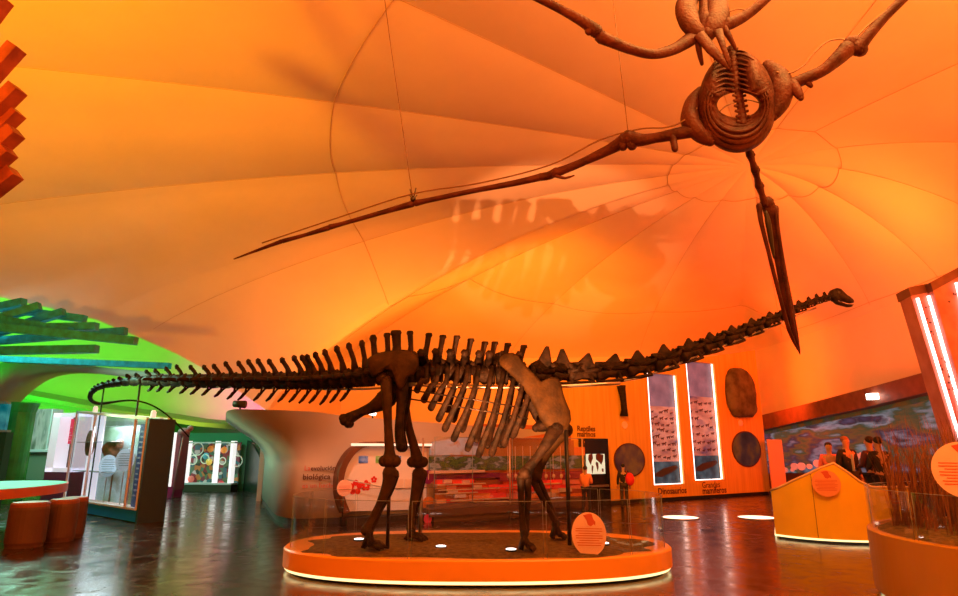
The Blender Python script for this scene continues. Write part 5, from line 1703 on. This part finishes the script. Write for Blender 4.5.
sw = thing('teal_wall_screen', SW.P(2.0, 0), 'teal lit picture screen on a dark stand at the far left edge', 'screen')
mb = MB(); SW.prect(mb, -40, 404, 6.5, 430, -.1, 0); mb.build('screen', graphic_mat('teal_screen', [(.0, .03, .06), (.0, .14, .17), (.05, .3, .3), (.0, .07, .12)], 1.2, .7), sw)
mb = MB(); SW.prect(mb, -42, 430, 7, 432, -.12, .03); SW.prect(mb, -42, 401.5, 7, 404, -.12, .03); mb.build('frame', mat('pale_green_frame', (.3, .5, .4), .4), sw)
mb = MB(); SW.rect(mb, SW.hit(-30, 440)[0], SW.hit(4, 440)[0], 0, SW.hit(0, 432)[1], -.3, -.05); mb.build('stand', M['gdark'], sw)

# round table with stools
TB = V((-9.75, 11.9, 0)); ta, tb_, tzz = 1.5, 2.4, .90
tbl = thing('round_table', TB, 'mint-topped table with a terracotta rim at the left edge', 'table')
def oval(f, z, n=64): return [TB + V((cos(2 * pi * i / n) * ta * f, sin(2 * pi * i / n) * tb_ * f, z)) for i in range(n)]
mb = MB(); mb.prism(oval(.985, tzz + .004), V((0, 0, -.02))); mb.build('table_top', M['tabletop'], tbl)
mb = MB(); mb.prism(oval(1, tzz), V((0, 0, -.17))); mb.build('table_rim', M['tablerim'], tbl)
mb = MB(); mb.prism(oval(.35, tzz - .17), V((0, 0, -(tzz - .17)))); mb.build('pedestal', mat('table_pedestal', (.10, .02, .01), .5), tbl)
def stool(loc, r, label):
    t = thing('round_stool', loc, label, 'stool', 'terracotta stools at the table')
    loc = V(loc)
    MB().lathe(loc, [(r * .93, 0), (r * .95, .04), (r, .08), (r, .60), (r * .97, .64)], 28).build('body', M['stool'], t)
    MB().lathe(loc + V((0, 0, .64)), [(r * .97, 0), (r * .97, .05), (r * .88, .075)], 28).build('cushion', mat('stool_cushion', (.30, .085, .04), .45) if 'stool_cushion' not in bpy.data.materials else bpy.data.materials['stool_cushion'], t)
p = atZ(13, 549, 0); stool((p.x, p.y + .25, 0), .29, 'nearest terracotta drum stool at the left edge under the table')
p = atZ(37, 546, 0); stool((p.x, p.y + .55, 0), .24, 'narrowest-looking terracotta drum stool, middle of the three by the table')
p = atZ(58, 540, 0); stool((p.x, p.y + .3, 0), .235, 'terracotta drum stool at the right end of the row under the table')

# beam sculptures
def beams(name, loc, label, lst, m, w, parentname='beam'):
    t = thing(name, loc, label, 'sculpture')
    for a, b in lst:
        MB().bar(atY(*a), atY(*b), w, w).build(parentname, m, t)
    return t
tb = [((-140, 331.2, 15.2), (97, 326.5, 15.0)), ((-120, 315.4, 14.6), (136, 341, 14.4)), ((-140, 353.1, 14.9), (97, 349, 14.6)), ((-120, 349.9, 16.0), (126, 331, 15.8)), ((-80, 356.6, 15.6), (64, 312, 15.6)), ((-100, 349.2, 14.8), (40, 306, 15.2)), ((-120, 293.4, 15.8), (85, 319, 15.8)), ((-80, 323.6, 16), (24, 302, 15.4)), ((-120, 353.9, 20.5), (170, 366, 20.0)), ((-100, 302.6, 15.0), (70, 331, 14.8))]
beams('beam_sculpture', atY(-40, 330, 15.2), 'teal wooden beams fanning out below the green gallery ceiling', tb, M['teal'], .19)
ts_ = bpy.data.objects['beam_sculpture']; a = atY(-115, 335, 15.3)
MB().bar(V((a.x, a.y, 0)), V((a.x, a.y, a.z + .5)), .5, .5, up=V((0, 1, 0))).build('trunk', M['teal'], ts_)
MB()
rb = []
for (ex, ey, yy) in ((17, 47, 5.0), (18, 88, 4.9), (17, 111, 5.0), (16, 131, 4.9), (15, 172, 5.0), (4, -1, 5.0), (9, 150, 4.9)):
    rb.append(((-190, ey + 205 - (ey - 90) * .55, 5.1), (ex, ey, yy)))
rs = beams('beam_sculpture', atY(-190, 290, 5.1), 'red-brown wooden beam ends jutting in at the upper left edge', rb, M['redbeam'], .125)
a = atY(-190, 290, 5.1)
MB().bar(V((a.x, a.y, 0)), V((a.x, a.y, a.z + 1.7)), .22, .22, up=V((0, 1, 0))).build('trunk', M['redbeam'], rs)

# colourful case, posts and door in the far green gallery
FC = Plane((-11.6, 24.6), (-7.6, 24.0))
fc = thing('collage_showcase', FC.P(2, 0), 'white-lit showcase crowded with small colourful objects and rings beside the dark doorway', 'display case')
fa0 = FC.hit(176, 463)[0]; fa1 = FC.hit(233, 463)[0]; fzt = FC.hit(205, 442)[1]; fzb = FC.hit(205, 488)[1]
fzb = max(.25, fzb)
mb = MB(); FC.rect(mb, fa0, fa1, 0, fzb, -.5, 0); mb.build('base', mat('olive_base', (.05, .05, .02), .6), fc)
mb = MB(); FC.rect(mb, fa0, fa1, fzb, fzt, -.5, -.44)
mb.build('collage', graphic_mat('collage_print', [(.03, .06, .03), (.25, .04, .04), (.08, .22, .12), (.55, .6, .5), (.05, .18, .18), (.5, .22, .05), (.1, .2, .08), (.2, .05, .06)], 6.5, .35, (1, 1, 1), .5, kind='vor'), fc)
litw = mat('lit_white_bar', (.9, .9, .9), .4, emit=(1, .97, .95), estr=.85)
for xa, xb in ((176, 178.5), (184, 186), (213.5, 215), (229, 231.5)):
    mb = MB(); FC.prect(mb, xa, 441, xb, 487, -.3, -.02); mb.build('light_bar', litw, fc)
mb = MB(); FC.rect(mb, fa0, fa1, fzt - .05, fzt, -.5, 0); FC.rect(mb, fa0, fa1, fzb, fzb + .06, -.5, 0); mb.build('frame', M['whitec'], fc)
for (px, py, r_) in ((197.5, 449, .24), (193, 460, .17), (222.5, 461, .13), (205, 459, .17), (237.5, 461, .2)):
    mb = MB(); a, z = FC.hit(px, py, -.25)
    mb.tube([FC.P(a + r_ * cos(2 * pi * i / 20), z + r_ * sin(2 * pi * i / 20), -.25) for i in range(21)], .022, 5)
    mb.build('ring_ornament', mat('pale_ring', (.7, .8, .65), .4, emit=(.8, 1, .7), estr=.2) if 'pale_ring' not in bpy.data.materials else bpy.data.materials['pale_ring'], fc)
for (px, py, cl) in ((210.5, 449, (.7, .25, .04)), (224, 450, (.85, .3, .04)), (191, 479, (.75, .2, .15)), (209, 462, (.9, .6, .1)), (221, 484, (.65, .05, .06)), (206, 456, (.1, .4, .5))):
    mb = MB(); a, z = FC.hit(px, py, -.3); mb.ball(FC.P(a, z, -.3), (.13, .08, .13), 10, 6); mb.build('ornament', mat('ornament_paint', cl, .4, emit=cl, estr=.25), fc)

pp_ = thing('magenta_frame_case', atY(171, 490, 21.5) * 1, 'magenta framed narrow case with yellow item behind the charcoal end panel', 'display case')
MC = Plane((-11.2, 21.6), (-9.6, 21.4))
mb = MB(); MC.rect(mb, MC.hit(163, 463)[0], MC.hit(177, 463)[0], 0, .35, -.5, .02); mb.build('base', M['magenta'], pp_)
mb = MB(); MC.prect(mb, 174, 432, 178, 490, -.5, .02); mb.build('frame', mat('rose_frame', (.45, .10, .14), .5), pp_)
mb = MB(); MC.prect(mb, 163, 434, 170, 485, -.45, -.4); mb.build('back_panel', mat('dark_case_back', (.02, .02, .02), .5), pp_)
mb = MB(); MC.prect(mb, 169.5, 433, 173.5, 487, -.3, 0); MC.prect(mb, 162, 432.5, 173, 435.5, -.3, 0); mb.build('lit_post', litw, pp_)
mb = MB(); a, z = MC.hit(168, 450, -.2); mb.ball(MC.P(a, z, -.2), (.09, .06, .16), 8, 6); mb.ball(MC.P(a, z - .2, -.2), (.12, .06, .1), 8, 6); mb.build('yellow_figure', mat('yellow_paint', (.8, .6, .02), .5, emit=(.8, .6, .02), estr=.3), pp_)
mb = MB(); MC.prect(mb, 176, 426, 190, 434, -.1, .0)
mb2 = MB(); 
p = atY(184, 432, 21.3)
mb2.ball(p, (.22, .1, .14), 10, 6); mb2.ball(p + V((.2, 0, .12)), (.12, .08, .1), 8, 5); mb2.tube([p, V((p.x - .15, p.y, 0))], .03, 6)
solo(mb2, 'rose_cluster', mat('dusty_rose', (.42, .2, .2), .6), 'dusty rose cluster on a post above the magenta frame', 'ornament')

# dark doorway right of the showcase
DW = Plane((-8.6, 24.1), (-6.9, 21.6))
mb = MB()
ol = [DW.hit(x, y) for x, y in ((233, 492), (234, 438), (244, 438), (252, 444), (259, 456), (262, 468), (263, 500), (262, 510))]
ol[0] = (ol[0][0], 0.0); ol[-1] = (ol[-1][0], 0.0); ol[-2] = (ol[-2][0], .2)
DW.poly(mb, ol, -.1, 0)
o = mb.build('door_1', mat('dark_green_door', (.012, .028, .014), .35), kind='structure')
mb = MB(); TW = Plane((-12.2, 25.2), (-6.9, 24.6)); TW.rect(mb, TW.hit(163, 463)[0], TW.hit(250, 463)[0], 0, TW.hit(205, 433)[1], -.1, 0)
mb.build('wall_showcase', mat('green_panel_wall', (.02, .20, .07), .5), kind='structure')

# small black spotlight on the crest of the flared wall, white lamp behind the pelvis
def track_lamp(p, label, m, name='spot_lamp', q=1.0):
    p = V(p); t = thing(name, p, label, 'lamp')
    MB().tube([p + V((-.14 * q, 0, .12)), p + V((.12 * q, -.05, .10))], [.07 * q, .085 * q], 10).build('lamp_head', m, t)
    MB().tube([p, p + V((0, 0, .12))], .02, 6).build('bracket', M['rod'], t)
tp = min(tops, key=lambda q: abs(q.x - -5.15) + abs(q.y - 13.6))
track_lamp(tp + V((.02, .1, 0)), 'small black spotlight on the left crest of the flared white wall', M['dark'])
tp2 = min(tops, key=lambda q: (q.x - -2.55) ** 2)
track_lamp(tp2 + V((0, .1, 0)), 'small white lamp on top of the flared wall behind the hip bones', M['bulb'], q=.55)

# ================================================================== PEOPLE
def person(x, y, face, h, label, top_c, leg_c, hair_c, arm='down', bag=None, jacket=None):
    """face: heading in degrees (0 = facing the camera)"""
    t = thing('person', (x, y, 0), label, 'person')
    s = h / 1.75
    ca, sa = cos(radians(face)), sin(radians(face))
    def T(p):
        px_, py_, pz_ = p
        return V((x + (px_ * ca - py_ * sa) * s, y + (px_ * sa + py_ * ca) * s, pz_ * s))
    J = {'pel': (0, 0, .95), 'wst': (0, .01, 1.08), 'chs': (0, .0, 1.28), 'nck': (0, .01, 1.46), 'hd0': (0, -.01, 1.55), 'hd1': (0, -.015, 1.66), 'hd2': (0, 0, 1.71)}
    for sd, n_ in ((-1, 'l'), (1, 'r')):
        J['hip' + n_] = (sd * .09, 0, .90); J['kne' + n_] = (sd * .10, -.02 + .05 * sd, .49); J['ank' + n_] = (sd * .11, .02 + .09 * sd, .09); J['toe' + n_] = (sd * .13, -.13 + .09 * sd, .035)
        J['sho' + n_] = (sd * .18, 0, 1.40)
        if arm == 'down':
            J['elb' + n_] = (sd * .24, .03, 1.12); J['wri' + n_] = (sd * .25, -.06, .88); J['han' + n_] = (sd * .25, -.08, .80)
        else:
            J['elb' + n_] = (sd * .22, -.05, 1.14); J['wri' + n_] = (sd * .10, -.26, 1.10); J['han' + n_] = (sd * .03, -.30, 1.12)
    R = {'pel': .13, 'wst': .125, 'chs': .145, 'nck': .055, 'hd0': .07, 'hd1': .095, 'hd2': .07, 'hip': .09, 'kne': .055, 'ank': .038, 'toe': .035, 'sho': .065, 'elb': .042, 'wri': .028, 'han': .035}
    E = [('pel', 'wst'), ('wst', 'chs'), ('chs', 'nck'), ('nck', 'hd0'), ('hd0', 'hd1'), ('hd1', 'hd2')]
    for n_ in 'lr': E += [('pel', 'hip' + n_), ('hip' + n_, 'kne' + n_), ('kne' + n_, 'ank' + n_), ('ank' + n_, 'toe' + n_), ('chs', 'sho' + n_), ('sho' + n_, 'elb' + n_), ('elb' + n_, 'wri' + n_), ('wri' + n_, 'han' + n_)]
    def skin(name, edges, grow, m, root):
        ks = []
        for a, b in edges:
            for q in (a, b):
                if q not in ks: ks.append(q)
        me = bpy.data.meshes.new(name)
        me.from_pydata([tuple(T(J[q]) - V((x, y, 0))) for q in ks], [(ks.index(a), ks.index(b)) for a, b in edges], [])
        me.materials.append(m)
        o = bpy.data.objects.new(name, me); C.objects.link(o); o.parent = t
        md = o.modifiers.new('skin', 'SKIN'); md.use_smooth_shade = True
        sv = me.skin_vertices[0].data
        for i, q in enumerate(ks):
            r = R.get(q, R.get(q[:-1], .05)) * s * (1.0 if not grow else 1) + grow
            sv[i].radius = (r, r * (.8 if q in ('pel', 'wst', 'chs') else 1))
            sv[i].use_root = (q == root)
        o.modifiers.new('sub', 'SUBSURF').levels = 1
        o.modifiers['sub'].render_levels = 1
        ORG[o.name] = V((x, y, 0))
        return o
    skinm = mat('skin_tone', (.45, .24, .15), .6)
    skin('body', E, 0, skinm, 'pel')
    TE = [('pel', 'wst'), ('wst', 'chs')]
    for n_ in 'lr': TE += [('chs', 'sho' + n_), ('sho' + n_, 'elb' + n_), ('elb' + n_, 'wri' + n_)]
    skin('jacket' if jacket else 'shirt', TE, .022 if jacket else .014, mat('top_cloth', top_c, .8), 'wst')
    LE = []
    for n_ in 'lr': LE += [('pel', 'hip' + n_), ('hip' + n_, 'kne' + n_), ('kne' + n_, 'ank' + n_)]
    skin('trousers', LE, .014, mat('leg_cloth', leg_c, .85), 'pel')
    hp = T((0, .02, 1.685))
    mb = MB(); mb.ball(hp, (.088 * s, .10 * s, .085 * s), 12, 8); mb.build('hair', mat('hair_dark', hair_c, .7), t)
    mb = MB(); mb.ball(T((0, -.115, 1.62)), (.014, .02, .02), 6, 4); mb.build('nose', skinm, t)
    for n_ in 'lr':
        mb = MB(); a = T(J['ank' + n_]); b = T(J['toe' + n_])
        mb.tube([V((a.x, a.y, .045)) + (a - b).normalized() * .05, V((a.x, a.y, .05)), V((b.x, b.y, .035))], [.04, .048, .035], 8)
        for i_, v_ in enumerate(mb.v): v_.z = max(.002, v_.z)
        mb.build('shoe', M['dark'], t)
        # fingers
        mb = MB(); hN = T(J['han' + n_]); wr = T(J['wri' + n_]); d = (hN - wr).normalized()
        sdv = d.cross(V((0, 1, .1))).normalized()
        for f_, (o_, l_) in enumerate(((-.024, .06), (-.008, .07), (.008, .066), (.024, .052))):
            b0 = hN + sdv * o_; mb.tube([b0, b0 + d * l_ * .6, b0 + d * l_ + V((0, -.015, 0))], [.009, .008, .006], 5)
        mb.tube([wr.lerp(hN, .5), wr.lerp(hN, .5) + sdv * -.045 + d * .04], [.011, .007], 5)
        mb.build('fingers', skinm, t)
    if jacket:
        mb = MB(); a = T((0, -.150, 1.36)); b = T((0, -.150, .98))
        mb.bar(a, b, .07 * s, .012, up=V((ca, sa, 0))); mb.build('shirt_front', mat('inner_shirt', jacket, .8), t)
    if bag:
        mb = MB(); c_ = T((-.26, .10, 1.12)); mb.ball(c_, (.13, .10, .18), 12, 8)
        mb.tube([c_ + V((0, 0, .12)), T((-.12, .0, 1.45))], .02, 6)
        solo(mb, 'red_bag', mat('red_bag_cloth', bag, .7), 'red bag on the shoulder of the dark figure before the porthole', 'bag')
    return t
p = atZ(625, 506.5, 0)
person(p.x, p.y, 170, 1.16, 'small person in a black coat walking with a red bag before the left porthole', (.012, .01, .012), (.05, .035, .03), (.01, .008, .008), 'down', bag=(.75, .02, .02))
p = atZ(587, 513, 0)
person(p.x, p.y, 150, 1.15, 'small person in a salmon shirt standing at the world map screen', (.85, .28, .14), (.03, .025, .06), (.02, .01, .01), 'up')
def at_wall(px, dist, *a, **k):
    r = ray(px, 448); q = EYE + r * (dist / r.y); return person(q.x, q.y, *a, **k)
at_wall(846, 15.8, 10, 1.88, 'tall person in an open black jacket with a pale shirt before the sea mural', (.012, .012, .014), (.04, .035, .04), (.25, .1, .05), jacket=(.6, .5, .45))
at_wall(828.5, 16.4, -20, 1.74, 'person in a red and pink top beside the tall black-jacketed person', (.75, .16, .13), (.02, .01, .012), (.03, .015, .01))
at_wall(869.5, 14.8, 200, 1.86, 'person in a dull plum coat facing the mural, just left of the dry grass', (.08, .02, .03), (.015, .01, .015), (.02, .01, .01), 'up')
at_wall(878, 14.2, 185, 1.84, 'person in black seen from behind nearest the dry grass', (.015, .012, .012), (.015, .012, .015), (.012, .01, .01), 'up')
